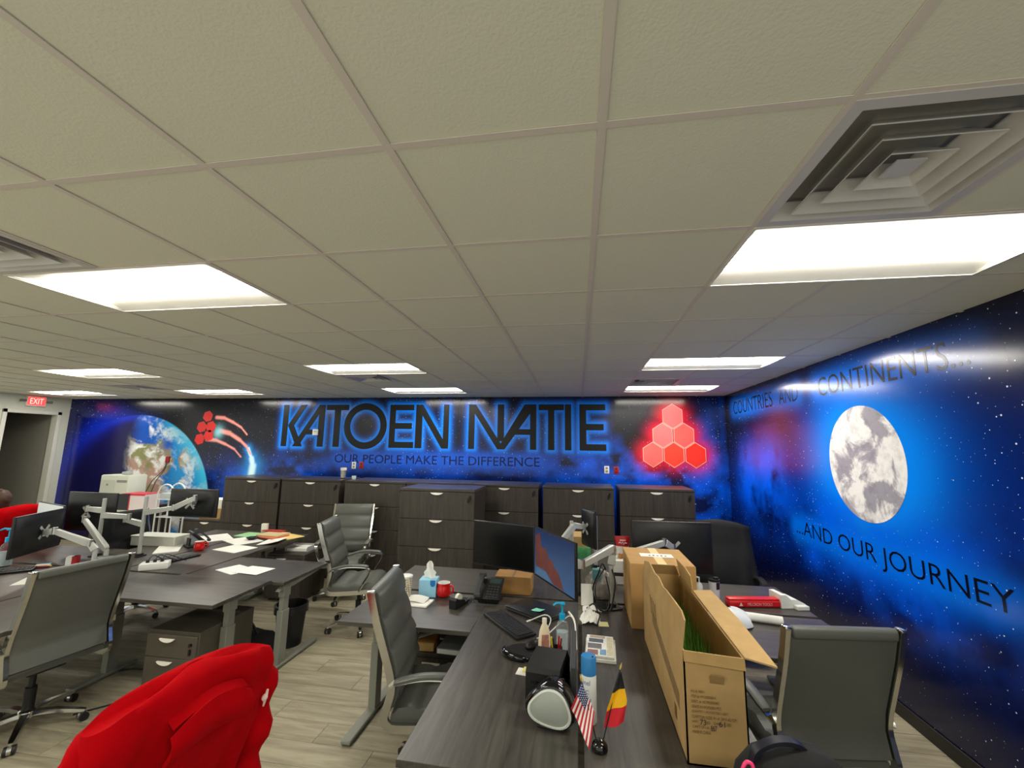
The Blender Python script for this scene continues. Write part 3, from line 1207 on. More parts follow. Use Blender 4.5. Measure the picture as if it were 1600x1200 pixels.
desk('dark laminate desk at left strewn with papers and folders', (-4.24, -3.551, 3.51, 5.30), (-3.55, -2.54, 3.495, 4.15),
     [(-2.60, 3.60, 3.52, 4.10, 0.728), (-4.10, 5.15, 4.9, 5.26, H)], hr=0.728)
desk('dark laminate desk at far left with the sanitizer bottle and keyboard', (-4.96, -4.26, 1.72, 3.47), (-5.9, -4.961, 2.88, 3.47),
     [(-5.8, 3.2, 2.93, 3.44, H)])
desk('dark laminate desk at far left behind the white monitor pole', (-4.96, -4.26, 3.51, 5.30), (-5.9, -4.961, 3.51, 4.15),
     [(-5.8, 3.85, 3.55, 4.1, H)])

# ================================================================== FILE CABINETS
HANDLE = mat('handle_silver', (246, 242, 230), 0.45)
LOCK = mat('lock_black', (14, 14, 14), 0.4)


def crescent(b, x, y, z, w=0.16, d=0.026, out=0.014):
    pts = [(x - w / 2, 0.0)] + [(x - w / 2 + w * i / 10, -d * math.sin(PI * i / 10) ** 0.6) for i in range(1, 10)] + [(x + w / 2, 0.0)]
    M = Matrix(((1, 0, 0, 0), (0, 0, -1, y), (0, 1, 0, z), (0, 0, 0, 1)))
    prism(b, [(p[0], p[1]) for p in pts], 0.0, out, M)


def make_cab(w=0.955, d=0.61, h=1.40, nd=4, hw=0.16, lock=True):
    """lateral file, local origin at front left floor corner, front faces -y"""
    t = thing('file_cabinet', 'x', 'cabinet')
    b = B()
    bx(b, 0.004, w - 0.004, 0.02, d, 0.03, h - 0.028)
    bx(b, 0.03, w - 0.03, 0.05, d - 0.02, 0.0, 0.03)
    obj('carcass', b, CABW, t, 0)
    b = B()
    bx(b, 0, w, 0, d, h - 0.028, h, 0.002, 1)
    obj('top_panel', b, CABT, t)
    z0, z1 = 0.06, h - 0.034
    p = (z1 - z0) / nd
    for k in range(nd):
        b = B()
        bx(b, 0.004, w - 0.004, 0.0, 0.02, z0 + k * p + 0.003, z0 + (k + 1) * p - 0.003, 0.0015, 1)
        dr = obj('drawer_front', b, CABW, t)
        b = B()
        crescent(b, w / 2, 0.0, z0 + (k + 1) * p - 0.012, hw)
        obj('handle', b, HANDLE, dr, 0)
    if lock:
        b = B()
        cyl(b, (w - 0.06, 0.0, z1 - 0.05), (w - 0.06, -0.014, z1 - 0.05), 0.014, n=12)
        lk = obj('lock', b, LOCK, t)
        b = B()
        bx(b, w - 0.066, w - 0.05, -0.018, -0.012, z1 - 0.10, z1 - 0.05)
        bx(b, w - 0.088, w - 0.072, -0.012, -0.007, z1 - 0.12, z1 - 0.065)
        obj('key', b, LOCK, lk, 0)
    return t


CABT = wood('cabinet_top_laminate', (48, 43, 38), (68, 62, 55), 0, 0.3)
YC = 5.87
cabs = [(-5.44, 'tall dark file cabinet, leftmost of the row under the comet trail'),
        (-4.455, 'tall dark file cabinet second from the left of the row, under the letter T'),
        (-3.42, 'tall dark file cabinet just behind the pair of empty chairs, under the letter N'),
        (-2.46, 'tall file cabinet mostly hidden behind the cabinet standing out in front'),
        (-1.50, 'tall file cabinet right behind the switched-off black monitor'),
        (-0.487, 'tall file cabinet behind the grey monitor arms with blue gaps either side'),
        (0.535, 'tall file cabinet at the right end of the row with a reddish sheen on top')]
cab0 = None
for x, lab in cabs:
    if cab0 is None:
        cab0 = make_cab()
        cab0.location = (x, YC, 0)
        cab0['label'] = lab
        cab0['group'] = 'tall lateral file cabinets'
    else:
        dup(cab0, lab, (x, YC, 0))
dup(cab0, 'dark file cabinet standing forward of the row, its blue-sheened top in full view', (-2.195, 5.05, 0))

# low cabinet under the printer, far left
t = make_cab(0.95, 0.55, 0.86, 2)
t.name = 'low_cabinet'
tag(t, 'low dark two-drawer cabinet under the white printer at back left', 'cabinet')
t.location = (-8.05, 6.05, 0)
t = make_cab(0.95, 0.55, 0.70, 2)
t.name = 'low_cabinet'
tag(t, 'low dark two-drawer cabinet between wire rack and tall cabinets', 'cabinet')
t.location = (-6.42, 6.12, 0)

# drawer pedestals
PEDM = wood('pedestal_laminate', (74, 69, 60), (104, 97, 86), 2, 0.45)
_c, CABW2 = CABW, None


def pedestal(label, loc, w, d, h, body, rotz=0.0):
    t = thing('drawer_pedestal', label, 'drawer unit', loc, rotz)
    b = B()
    bx(b, 0.0, w, 0.02, d, 0.03, h, 0.003, 1)
    obj('body', b, body, t)
    z = h - 0.025
    for k, hh in enumerate((0.16, h - 0.025 - 0.16 - 0.05)):
        b = B()
        bx(b, 0.004, w - 0.004, 0.0, 0.02, z - hh + 0.003, z, 0.002, 1)
        dr = obj('drawer_front', b, body, t)
        b = B()
        crescent(b, w * 0.42, 0.0, z - 0.025, 0.13, 0.024)
        obj('handle', b, HANDLE, dr, 0)
        z -= hh
    b = B()
    cyl(b, (w - 0.05, 0, h - 0.08), (w - 0.05, -0.012, h - 0.08), 0.012, n=10)
    bx(b, w - 0.058, w - 0.042, -0.01, -0.004, h - 0.15, h - 0.11)
    obj('lock', b, LOCK, t)
    for sx in (0.05, w - 0.05):
        for sy in (0.07, d - 0.05):
            b = B()
            cyl(b, (sx, sy, 0), (sx, sy, 0.032), 0.02, n=10)
            obj('caster', b, BLACKP, t)
    return t


pedestal('taupe two-drawer pedestal on the floor under the left desk return', (-3.27, 2.97, 0), 0.44, 0.56, 0.50, TAUPE)
pedestal('dark drawer pedestal with books on top behind the foreground chair', (-1.2, 2.995, 0), 0.45, 0.46, 0.50, CABW)
pedestal('dark low drawer unit with a white tray on top by the back chair', (-3.87, 4.95, 0), 0.5, 0.5, 0.56, CABW)
pedestal('low dark drawer unit under the black backpack', (0.36, 1.2, 0), 0.5, 0.46, 0.61, CABW)

# ================================================================== CHAIRS
BACKP = [(-0.375, 1.10), (-0.335, 0.95), (-0.285, 0.80), (-0.245, 0.68), (-0.232, 0.60), (-0.25, 0.52), (-0.262, 0.47)]


def back_y(z):
    for (y0, z0), (y1, z1) in zip(BACKP[:-1], BACKP[1:]):
        if z1 <= z <= z0:
            t = (z - z1) / (z0 - z1)
            t = t
            return y1 + (y0 - y1) * t
    return BACKP[0][0] if z > BACKP[0][1] else BACKP[-1][0]


def make_chair(leather, name='office_chair'):
    t = thing(name, 'x', 'chair', group='grey high-back office chairs')
    # ribbed back
    zb, zt = 0.49, 1.105
    chan = [0.49, 0.64, 0.80, 0.955, 1.105]
    b = B()
    rings = []
    W = 0.245
    N = 34
    for i in range(N + 1):
        z = zb + (zt - zb) * i / N
        y = back_y(z)
        seg_ = max(k for k in range(4) if z >= chan[k] - 1e-6)
        u = (z - chan[seg_]) / (chan[seg_ + 1] - chan[seg_])
        puff = 0.018 + 0.026 * (max(0.0, math.sin(PI * min(max(u, 0.0), 1.0)))) ** 0.35
        th = 0.022
        if i == N:
            th, puff = 0.012, 0.010
        yf, yr = y + puff, y - th
        rings.append([(-W, yr + 0.006, z), (-W + 0.015, yr, z), (-0.12, yr - 0.002, z), (0.12, yr - 0.002, z), (W - 0.015, yr, z), (W, yr + 0.006, z), (W, yf - 0.012, z), (W - 0.02, yf, z), (0, yf + 0.002, z), (-W + 0.02, yf, z), (-W, yf - 0.012, z)])
    ring_loft(b, rings)
    obj('backrest', b, leather, t, 50)
    # rear upper lip
    b = B()
    zt2 = 1.075
    box(b, (0, back_y(zt2) - 0.02, zt2 + 0.005), (2 * W - 0.01, 0.03, 0.05), 0.012, 3)
    obj('back_lip', b, leather, t)
    # seat
    b = B()
    rings = []
    ys = [-0.24 + 0.49 * i / 22 for i in range(23)]
    for i, y in enumerate(ys):
        u = ((y + 0.24) / 0.49 * 3) % 1.0
        p = 0.028 * max(0.0, math.sin(PI * u)) ** 0.4 if 0 < i < 22 else 0
        drop = 0.03 * max(0, (y - 0.15) / 0.1) ** 2
        zt_ = 0.475 + p - drop + 0.01 * (y > 0)
        zb_ = 0.43 - drop * 0.4
        rings.append([(-0.25, y, zb_), (0.25, y, zb_), (0.255, y, (zb_ + zt_) / 2), (0.235, y, zt_ - 0.004), (0, y, zt_ + 0.002), (-0.235, y, zt_ - 0.004), (-0.255, y, (zb_ + zt_) / 2)])
    ring_loft(b, rings)
    obj('seat', b, leather, t, 50)
    flat = [(-0.024, -0.007), (0.024, -0.007), (0.024, 0.007), (-0.024, 0.007)]
    for s in (-1, 1):
        b = B()
        path = [(s * 0.262, y - 0.008, z) for y, z in BACKP[:-1]] + [(s * 0.262, -0.272, 0.46), (s * 0.262, -0.25, 0.425), (s * 0.262, -0.20, 0.41), (s * 0.262, 0.0, 0.415), (s * 0.262, 0.2, 0.43)]
        tube(b, spline(path, 5), 1.0, prof=[(-0.011, -0.021), (0.011, -0.021), (0.011, 0.021), (-0.011, 0.021)], upv=(0, 1, 0))
        fr = obj('side_frame', b, CHROME, t, 40)
        b = B()
        y0, z0 = BACKP[0]
        box(b, (s * 0.262, y0 - 0.008, z0 + 0.002), (0.03, 0.045, 0.014), 0.005, 2)
        obj('frame_cap', b, CHROME, fr)
        # armrest
        b = B()
        arm = [(s * 0.275, -0.25, 0.615), (s * 0.295, -0.20, 0.645), (s * 0.305, -0.06, 0.675), (s * 0.305, 0.10, 0.672), (s * 0.300, 0.165, 0.655), (s * 0.290, 0.16, 0.60), (s * 0.280, 0.10, 0.50), (s * 0.268, 0.06, 0.43)]
        tube(b, spline(arm, 5), 1.0, prof=[(-0.017, -0.005), (0.017, -0.005), (0.017, 0.005), (-0.017, 0.005)])
        ar = obj('armrest_frame', b, CHROME, t, 40)
        b = B()
        tube(b, spline([(s * 0.292, -0.215, 0.652), (s * 0.305, -0.06, 0.69), (s * 0.305, 0.10, 0.688), (s * 0.302, 0.15, 0.675)], 5), [0.8] + [1.0] * 14 + [0.7], prof=[(-0.027, -0.008), (0.027, -0.008), (0.027, 0.006), (0.018, 0.013), (-0.018, 0.013), (-0.027, 0.006)])
        obj('armrest_pad', b, leather, ar, 40)
    # mechanism, column, star base
    b = B()
    box(b, (0, -0.02, 0.405), (0.20, 0.26, 0.05), 0.012, 2)
    cyl(b, (0.1, 0.02, 0.40), (0.24, 0.02, 0.39), 0.007, n=8)
    obj('tilt_mechanism', b, BLACKP, t)
    b = B()
    cyl(b, (0, 0, 0.09), (0, 0, 0.26), 0.03, n=16)
    cyl(b, (0, 0, 0.26), (0, 0, 0.385), 0.018, n=16)
    obj('gas_column', b, BLACKP, t)
    b = B()
    lathe(b, [(0.0, 0.075), (0.045, 0.075), (0.045, 0.115), (0.033, 0.125), (0.0, 0.125)], 20)
    obj('base_hub', b, CHROME, t)
    for k in range(5):
        a = 2 * PI * k / 5 + 0.35
        dx, dy = math.cos(a), math.sin(a)
        b = B()
        tube(b, [(dx * 0.03, dy * 0.03, 0.1), (dx * 0.15, dy * 0.15, 0.095), (dx * 0.29, dy * 0.29, 0.07), (dx * 0.315, dy * 0.315, 0.066)], [1.0, 0.9, 0.7, 0.5], prof=[(-0.024, -0.014), (0.024, -0.014), (0.02, 0.012), (-0.02, 0.012)])
        lg = obj('base_leg', b, CHROME, t, 40)
        b = B()
        px, py = dx * 0.305, dy * 0.305
        ta = a + 0.9 * math.sin(k * 2.1)
        ax, ay = -math.sin(ta), math.cos(ta)
        for s in (-1, 1):
            cyl(b, (px + ax * s * 0.010, py + ay * s * 0.008, 0.027), (px + ax * s * 0.026, py + ay * s * 0.026, 0.027), 0.027, n=14)
        cs = obj('caster', b, BLACKP, lg)
        b = B()
        cyl(b, (px - ax * 0.010, py - ay * 0.010, 0.03), (px + ax * 0.010, py + ay * 0.010, 0.03), 0.0275, n=14)
        cyl(b, (px, py, 0.04), (px, py, 0.068), 0.009, n=8)
        obj('caster_hood', b, CHROME, lg)
    return t


chair0 = make_chair(LEATHER)
chair0['label'] = 'grey leather office chair seen from behind at right, beside the open box'
chair0.location = (1.17, 2.70, 0)
chair0.rotation_euler = (0, 0, math.radians(7))
dup(chair0, 'grey leather office chair at left tucked to the desk, plain back towards camera', (-3.70, 2.58, 0), math.radians(80))
dup(chair0, 'grey ribbed office chair in the foreground, pushed in at the tissue-box desk', (-0.825, 2.67, 0), math.radians(-81))
dup(chair0, 'empty grey ribbed chair turned sideways, nearer of the pair before the cabinets', (-2.37, 4.51, 0), math.radians(-76))
dup(chair0, 'empty grey ribbed chair facing the camera, right against the cabinets', (-3.0, 5.25, 0), math.radians(194))
redchair = dup(chair0, 'grey office chair in the foreground hidden under a red jacket', (-1.665, 1.42, 0), math.radians(81))
dup(chair0, 'office chair at far left under a red jacket with a person in it', (-6.45, 3.9, 0), math.radians(-90 + 180))
blk = make_chair(BLACKF, 'black_office_chair')
blk['group'] = 'black office chairs'
blk['label'] = 'black office chair with a black jacket on it by the right mural wall'
blk.location = (1.42, 4.60, 0)
blk.rotation_euler = (0, 0, math.radians(172))
dup(blk, 'black office chair under the far left desk, only its chrome base showing', (-4.95, 4.30, 0), math.radians(-95))


# ---- jackets hung over chair backs
def make_jacket(name, label, m, loc, rotz, ztop=1.16, zlow=0.50, collar=True, seed=1, wid=0.28, sleeves=True):
    t = thing(name, label, 'jacket', loc, rotz)
    rs = np.random.RandomState(seed)
    ph = rs.rand(8) * 6.28
    b = B()
    rings = []
    NZ, NA = 30, 56
    for i in range(NZ + 1):
        s = i / NZ
        z = zlow + (ztop - zlow) * (1 - (1 - s) ** 1.35)
        top = max(0.0, (z - (ztop - 0.07)) / 0.07)
        sq = math.sqrt(max(0.0, 1 - top * top))
        yb = back_y(min(z, 1.1))
        hw = wid + 0.02 - 0.01 * max(0, (z - 0.95) / 0.2) + 0.01 * (1 - s)
        hd = 0.078 + 0.02 * (1 - s)
        ring = []
        for k in range(NA):
            a = 2 * PI * k / NA
            ca, sa = math.cos(a), math.sin(a)
            x = hw * math.copysign(abs(ca) ** 0.55, ca)
            y = hd * math.copysign(abs(sa) ** 0.75, sa)
            fold = (0.014 * math.sin(9 * ca * 1.3 + ph[0] + 4 * s) + 0.010 * math.sin(15 * ca + ph[1] - 6 * s) + 0.012 * math.sin(5 * s * 3 + 3 * ca + ph[2])) * (1 - 0.75 * s) * (1 if sa < 0 else 0.6)
            y += fold
            x *= 1 + 0.02 * math.sin(7 * s + ph[3] + 2 * a)
            zz = z
            # shoulders drop towards the ends
            drop = 0.045 * (abs(x) / wid) ** 3 * (0.35 + 0.65 * s)
            x *= (0.25 + 0.75 * sq) if top > 0 and sq < 0.5 else 1
            ring.append((x, yb + y * max(sq, 0.04), zz - drop))
        rings.append(ring)
    ring_loft(b, rings)
    obj('body', b, m, t, 60)
    # sleeves hanging at both ends
    for s in ((-1, 1) if sleeves else ()):
        b = B()
        yb = back_y(0.9)
        pts = spline([(s * (wid - 0.07), yb - 0.02, ztop - 0.10), (s * (wid + 0.01), yb - 0.03, ztop - 0.17), (s * (wid + 0.035), yb - 0.01, 0.84), (s * (wid + 0.03), yb + 0.02, 0.66), (s * (wid + 0.01), yb + 0.03, 0.50)], 5)
        tube(b, pts, [0.055 + 0.014 * math.sin(k * 1.3 + ph[4]) * min(1, k / 5) for k in range(len(pts))], 12)
        obj('sleeve', b, m, t, 70)
    if collar:
        b = B()
        zc = ztop - 0.015

        def f(u, v):
            x = (u - 0.5) * 0.27
            zz = zc - 0.10 - 0.085 * v + 0.03 * (1 - (2 * u - 1) ** 2) * (1 - v) - 0.02 * (2 * u - 1) ** 4
            y = back_y(zz) - 0.125 - 0.012 * v - 0.018 * math.sin(PI * v) - 0.006 * math.sin(9 * u)
            return (x, y, zz)
        sheet(b, f, 16, 8, 0.012)
        co = obj('collar', b, m, t, 60)
        b = B()

        def g(u, v):
            x = (u - 0.5) * 0.25
            zz = zc - 0.085 - 0.02 * v + 0.03 * (1 - (2 * u - 1) ** 2)
            y = back_y(zz) - 0.082 - 0.035 * v
            return (x, y, zz)
        sheet(b, g, 16, 3, 0.008)
        obj('collar_roll', b, m, co, 60)
    return t


jk = make_jacket('jacket', 'red fleece jacket draped over the foreground chair back', RED, (-1.665, 1.42, 0), math.radians(81), 1.185, 0.45, True, 3)
LOGO = mat('white_stitching', (240, 214, 206), 0.8)
b = B()
yy = -0.445
lg = [(0.235, yy, 0.94), (0.25, yy - 0.002, 0.945), (0.262, yy, 0.925)]
ball(b, (0.236, -0.445, 0.965), (0.012, 0.010, 0.012), 8, 6)
tube(b, [(0.252, -0.44, 0.985), (0.238, -0.448, 0.968), (0.243, -0.435, 0.93)], [0.004, 0.007, 0.003], 6)
obj('stitched_mark', b, LOGO, jk)
make_jacket('jacket', 'red jacket over the chair back beside the seated person at far left', RED, (-6.45, 3.9, 0), math.radians(-90 + 180), 1.22, 0.55, False, 5)
make_jacket('jacket', 'black jacket hung over the chair by the right mural wall', BLACKF, (1.42, 4.60, 0), math.radians(172), 1.18, 0.5, False, 9, 0.30, False)

# ================================================================== SCREENS AND ARMS
SCRK = mat('screen_off', (7, 8, 9), 0.22, spec=0.35)
SCRB, nt, bs = new_mat('screen_wallpaper')
tc = nt.nodes.new('ShaderNodeTexCoord')
sp = nt.nodes.new('ShaderNodeSeparateXYZ')
nt.links.new(tc.outputs['Generated'], sp.inputs[0])
cr = nt.nodes.new('ShaderNodeValToRGB')
cr.color_ramp.elements[0].color = L4((72, 112, 158))
cr.color_ramp.elements[1].color = L4((22, 52, 104))
nt.links.new(sp.outputs[2], cr.inputs['Fac'])
bs.inputs['Base Color'].default_value = (0.01, 0.01, 0.01, 1)
nt.links.new(cr.outputs['Color'], bs.inputs['Emission Color'])
bs.inputs['Emission Strength'].default_value = 0.3
bs.inputs['Roughness'].default_value = 0.3
ROCK = mat('screen_rock', (96, 52, 48), 0.4, emit=0.22, noise=0.4, nscale=14)
ROCK2 = mat('screen_lake', (70, 98, 130), 0.4, emit=0.25)
SCRL = mat('screen_pale', (176, 190, 186), 0.3, emit=0.35)


def monitor(label, pl, pr, z0, z1, screen=SCRK, tilt=0.0, name='monitor', wall=False, case=BLACKP):
    """pl, pr = floor positions of the left and right edges as seen from the screen side"""
    pl, pr = Vector(pl), Vector(pr)
    d = pr - pl
    w = d.length
    h = z1 - z0
    t = thing(name, label, 'monitor', ((pl.x + pr.x) / 2, (pl.y + pr.y) / 2, (z0 + z1) / 2), math.atan2(d.y, d.x))
    t.rotation_euler.x = tilt
    b = B()
    bx(b, -w / 2, w / 2, -0.008, 0.014, -h / 2, h / 2, 0.005, 2)
    obj('case', b, case, t)
    b = B()
    rings = []
    for k, (s, y) in enumerate(((0.96, 0.012), (0.86, 0.028), (0.6, 0.042), (0.35, 0.046))):
        rings.append([(-w / 2 * s, y, -h / 2 * s), (w / 2 * s, y, -h / 2 * s), (w / 2 * s, y, h / 2 * s), (-w / 2 * s, y, h / 2 * s)])
    ring_loft(b, rings)
    obj('rear_shell', b, case, t, 50)
    b = B()
    bx(b, -w / 2 + 0.008, w / 2 - 0.008, -0.0095, -0.006, -h / 2 + 0.014, h / 2 - 0.008)
    sc = obj('screen', b, screen, t, 0)
    if wall:
        M = Matrix(((1, 0, 0, 0), (0, 0, -1, -0.0096), (0, 1, 0, 0), (0, 0, 0, 1)))
        b = B()
        L, H2 = w / 2 - 0.01, h / 2 - 0.016
        prism(b, [(-L * 0.93, -0.62 * H2), (-L * 0.95, 0.72 * H2), (-L * 0.80, 0.86 * H2), (-L * 0.70, 0.86 * H2), (-L * 0.6, 0.35 * H2), (-L * 0.45, 0.25 * H2), (-L * 0.36, 0.42 * H2), (-L * 0.22, -0.05 * H2), (-L * 0.05, 0.0), (L * 0.1, -0.3 * H2), (L * 0.25, -0.35 * H2), (L * 0.42, -0.7 * H2), (L * 0.55, -0.98 * H2), (L * 0.05, -0.98 * H2), (-L * 0.35, -0.62 * H2)], 0, 0.0004, M)
        obj('wallpaper_rock', b, ROCK, sc, 0)
        b = B()
        prism(b, [(-L * 0.9, -0.98 * H2), (-L * 0.05, -0.98 * H2), (-L * 0.38, -0.66 * H2), (-L * 0.9, -0.66 * H2)], 0, 0.0003, M)
        obj('wallpaper_lake', b, ROCK2, sc, 0)
    b = B()
    for a in (PI / 4, 3 * PI / 4):
        M = Matrix.Rotation(a, 4, 'Y')
        vs_ = box(b, (0, 0.05, 0), (0.15, 0.006, 0.025), 0.002, 1)
        bmesh.ops.transform(b, matrix=M, verts=[v for v in vs_ if v.is_valid])
    obj('mount_plate', b, SILVER, t)
    return t


monitor('black switched-off monitor facing the camera on the foreground desk', (-0.852, 3.47), (-0.335, 3.305), 0.985, 1.325)
monitor('monitor showing a blue sky and red rock wallpaper, angled beside the dark one', (-0.328, 3.295), (-0.02, 2.79), 0.978, 1.325, SCRB, wall=True)
monitor('wide black monitor seen from behind above the closed cardboard box', (1.11, 3.92), (0.45, 3.88), 0.885, 1.305)
monitor('narrow black upright monitor turned nearly edge-on behind the grey arms', (0.17, 4.38), (0.04, 4.62), 0.93, 1.30)
monitor('dark monitor seen from behind, nearest the left picture edge with keyboard', (-5.02, 3.52), (-4.78, 3.0), 0.915, 1.265)
monitor('black monitor back at left, in front of the white printer', (-4.98, 3.98), (-5.62, 3.98), 0.95, 1.36)
monitor('black monitor back held by a white arm in front of the low cabinet', (-3.96, 4.22), (-4.55, 4.20), 1.10, 1.405, tilt=0.0)
monitor('monitor with a pale lit screen peeking over the dark one at far left', (-5.93, 3.92), (-5.30, 3.72), 0.88, 1.25, SCRL)
monitor('black monitor edge cut by the left picture border', (-5.35, 3.2), (-5.18, 2.82), 0.80, 1.22)


def arm_seg(b, p0, p1, w0=0.028, w1=0.022, flat=0.75):
    tube(b, [p0, Vector(p0).lerp(Vector(p1), 0.06), Vector(p0).lerp(Vector(p1), 0.94), p1], [w0 * 0.75, w0, w1, w1 * 0.75], prof=[(-flat, -1), (flat, -1), (flat * 1.0, 0.8), (flat * 0.7, 1), (-flat * 0.7, 1), (-flat, 0.8)])


def monitor_arm(label, base, pole_h, segs, name='screen_stand', rpole=0.018, m=SILVER):
    t = thing(name, label, 'monitor stand', base)
    b = B()
    bx(b, -0.045, 0.045, -0.05, 0.05, 0.0, 0.014, 0.004, 1)
    bx(b, -0.03, 0.03, -0.03, 0.03, 0.014, 0.03, 0.004, 1)
    obj('foot_plate', b, BLACKP, t)
    if pole_h:
        b = B()
        cyl(b, (0, 0, 0.01), (0, 0, pole_h), rpole, n=16)
        obj('pole', b, m, t)
    for pts in segs:
        pts = [Vector(p) - Vector(base) for p in pts]
        for a, c in zip(pts[:-1], pts[1:]):
            b = B()
            arm_seg(b, a, c)
            sg = obj('arm_segment', b, m, t, 40)
            b = B()
            cyl(b, c - Vector((0, 0, 0.03)), c + Vector((0, 0, 0.03)), 0.02, n=14)
            obj('joint', b, STEEL, sg)
    return t


monitor_arm('grey arm on a desk pole holding the angled wallpaper monitor', (0.24, 3.45, 0.735), 0.30, [[(0.24, 3.45, 1.04), (0.26, 3.44, 1.15)], [(0.255, 3.45, 1.165), (0.02, 3.10, 1.12), (-0.12, 3.08, 1.14)]])
monitor_arm('grey arm reaching right to the wide black monitor behind the boxes', (0.40, 3.64, 0.735), 0.34, [[(0.40, 3.64, 1.08), (0.70, 3.78, 1.155), (0.78, 3.84, 1.10)]])
monitor_arm('upright grey pole with short arm behind the wallpaper monitor', (-0.073, 4.3, 0.735), 0.475, [[(-0.05, 4.29, 1.17), (-0.22, 4.15, 0.98)], [(-0.06, 4.3, 1.17), (0.06, 4.46, 1.13)]])
monitor_arm('second grey pole right beside the edge-on black monitor', (0.165, 4.5, 0.735), 0.50, [[(0.165, 4.5, 1.10), (0.12, 4.52, 1.10)]])
monitor_arm('white monitor pole at left with arms to either side, nearer the red mug', (-4.56, 3.93, 0.735), 0.61, [[(-4.55, 3.93, 1.18), (-4.24, 3.96, 1.235), (-4.09, 4.05, 1.33), (-4.20, 4.16, 1.26)], [(-4.55, 3.93, 1.06), (-4.79, 3.93, 1.10)]])
monitor_arm('white monitor pole at left in front of the black monitor back, further left', (-4.97, 3.84, 0.735), 0.585, [[(-4.97, 3.84, 1.15), (-4.66, 3.86, 1.145)], [(-4.97, 3.84, 1.20), (-5.2, 3.86, 1.205), (-5.28, 3.93, 1.2)]])
monitor_arm('white gas-spring arm carrying the dark monitor nearest the left edge', (-4.33, 3.33, 0.735), 0.22, [[(-4.33, 3.33, 0.95), (-4.36, 3.30, 1.01), (-4.68, 3.24, 1.115), (-4.82, 3.26, 1.09)]])
monitor_arm('thin white arm slanting behind the dark monitor at left', (-4.55, 3.60, 0.735), 0.14, [[(-4.55, 3.60, 0.88), (-5.0, 3.70, 1.13)]], rpole=0.02)


# ================================================================== CARDBOARD
t = thing('open_carton', 'long open cardboard carton holding artificial grass on the desk', 'box', (0.40, 1.87, 0.736))
LX, LY, LH = 0.225, 1.06, 0.40
TH = 0.006


def panel(name, pts, m=CARD, th=TH, par=None):
    b = B()
    P = [Vector(p) for p in pts]
    n = (P[1] - P[0]).cross(P[2] - P[0]).normalized() * th
    a = [b.verts.new(p) for p in P]
    c = [b.verts.new(p + n) for p in P]
    k = len(P)
    b.faces.new(a)
    b.faces.new(list(reversed(c)))
    for i in range(k):
        j = (i + 1) % k
        b.faces.new((a[i], a[j], c[j], c[i]))
    return obj(name, b, m, par or t, 0)


panel('bottom', [(0, 0, 0), (LX, 0, 0), (LX, LY, 0), (0, LY, 0)])
fr = panel('front_wall', [(0, 0, 0), (0, 0, LH), (LX, 0, LH - 0.012), (LX, 0, 0)])
panel('rear_wall', [(0, LY, 0), (LX, LY, 0), (LX, LY, LH), (0, LY, LH)])
lw = panel('left_wall', [(0, 0, 0), (0, LY, 0), (0, LY, LH), (0, 0, LH)])
rw = panel('right_wall', [(LX, 0, 0), (LX, 0, LH - 0.012), (LX, LY, LH), (LX, LY, 0)], CARD2)
edge = [(0.0, 0.112), (0.05, 0.128), (0.16, 0.124), (0.34, 0.114), (0.40, 0.106), (0.52, 0.118), (0.62, 0.106), (0.80, 0.118), (0.95, 0.085)]
panel('left_flap', [(0, 0, LH)] + [(0.004 + 0.10 * e, y * LY / 1.0, LH + e) for y, e in edge] + [(0, LY * 0.97, LH)])
panel('right_flap', [(LX, 0.0, LH - 0.012), (LX + 0.11, -0.015, LH - 0.03), (LX + 0.115, 0.40, LH - 0.01), (LX + 0.10, 0.76, LH + 0.002), (LX, 0.74, LH)])
panel('rear_right_flap', [(LX, 0.75, LH - 0.01), (LX, 1.04, LH), (LX - 0.02, 1.04, LH + 0.10), (LX - 0.015, 0.85, LH + 0.10), (LX - 0.006, 0.76, LH + 0.075), (LX - 0.002, 0.75, LH + 0.02)])
panel('rear_flap', [(0.0, LY, LH), (LX, LY, LH), (LX - 0.03, LY - 0.02, LH + 0.06), (0.03, LY - 0.02, LH + 0.06)], CARD2)
panel('front_flap', [(0.0, -0.002, LH), (LX, -0.002, LH - 0.012), (LX, -0.012, LH - 0.05), (0.0, -0.012, LH - 0.034)], CARD2)
TAPE = mat('packing_tape', (150, 122, 80), 0.25, noise=0.2, nscale=20)
panel('tape_strip', [(-0.0012, 0.10, 0.13), (-0.0012, 0.72, 0.235), (-0.0012, 0.72, 0.30), (-0.0012, 0.10, 0.195)], TAPE, 0.001, lw)
panel('tape_patch', [(0.095, -0.0135, LH - 0.075), (0.145, -0.0135, LH - 0.078), (0.145, -0.002, LH - 0.11), (0.095, -0.002, LH - 0.108)], TAPE, 0.001, fr)
PRT = mat('carton_print', (104, 78, 38), 0.8)
MARK = mat('marker_ink', (52, 36, 50), 0.7)
lines = ['PO #: 40811', 'ITEM #: PM2020068 A', 'DESC #: 42700200082', 'GRASS IN WOODEN POT', 'QUANTITY: 1 PC/CARTON 1 UNIT', 'CARTON SIZE: 91 X 28 X 42 CM', 'NW:        LBS   GW:        LBS', 'CARTON #:', 'MADE IN CHINA']
wid = [0.05, 0.09, 0.10, 0.108, 0.13, 0.16, 0.14, 0.06, 0.065]
MF = Matrix(((1, 0, 0, 0), (0, 0, -1, -0.007), (0, 1, 0, 0), (0, 0, 0, 1)))
for k, (s, w) in enumerate(zip(lines, wid)):
    text_mesh('printed_line', s, PRT, w, 0.010, Matrix.Translation((0.022, 0, LH - 0.145 - 0.0175 * k)) @ MF, fr, 0.0004)
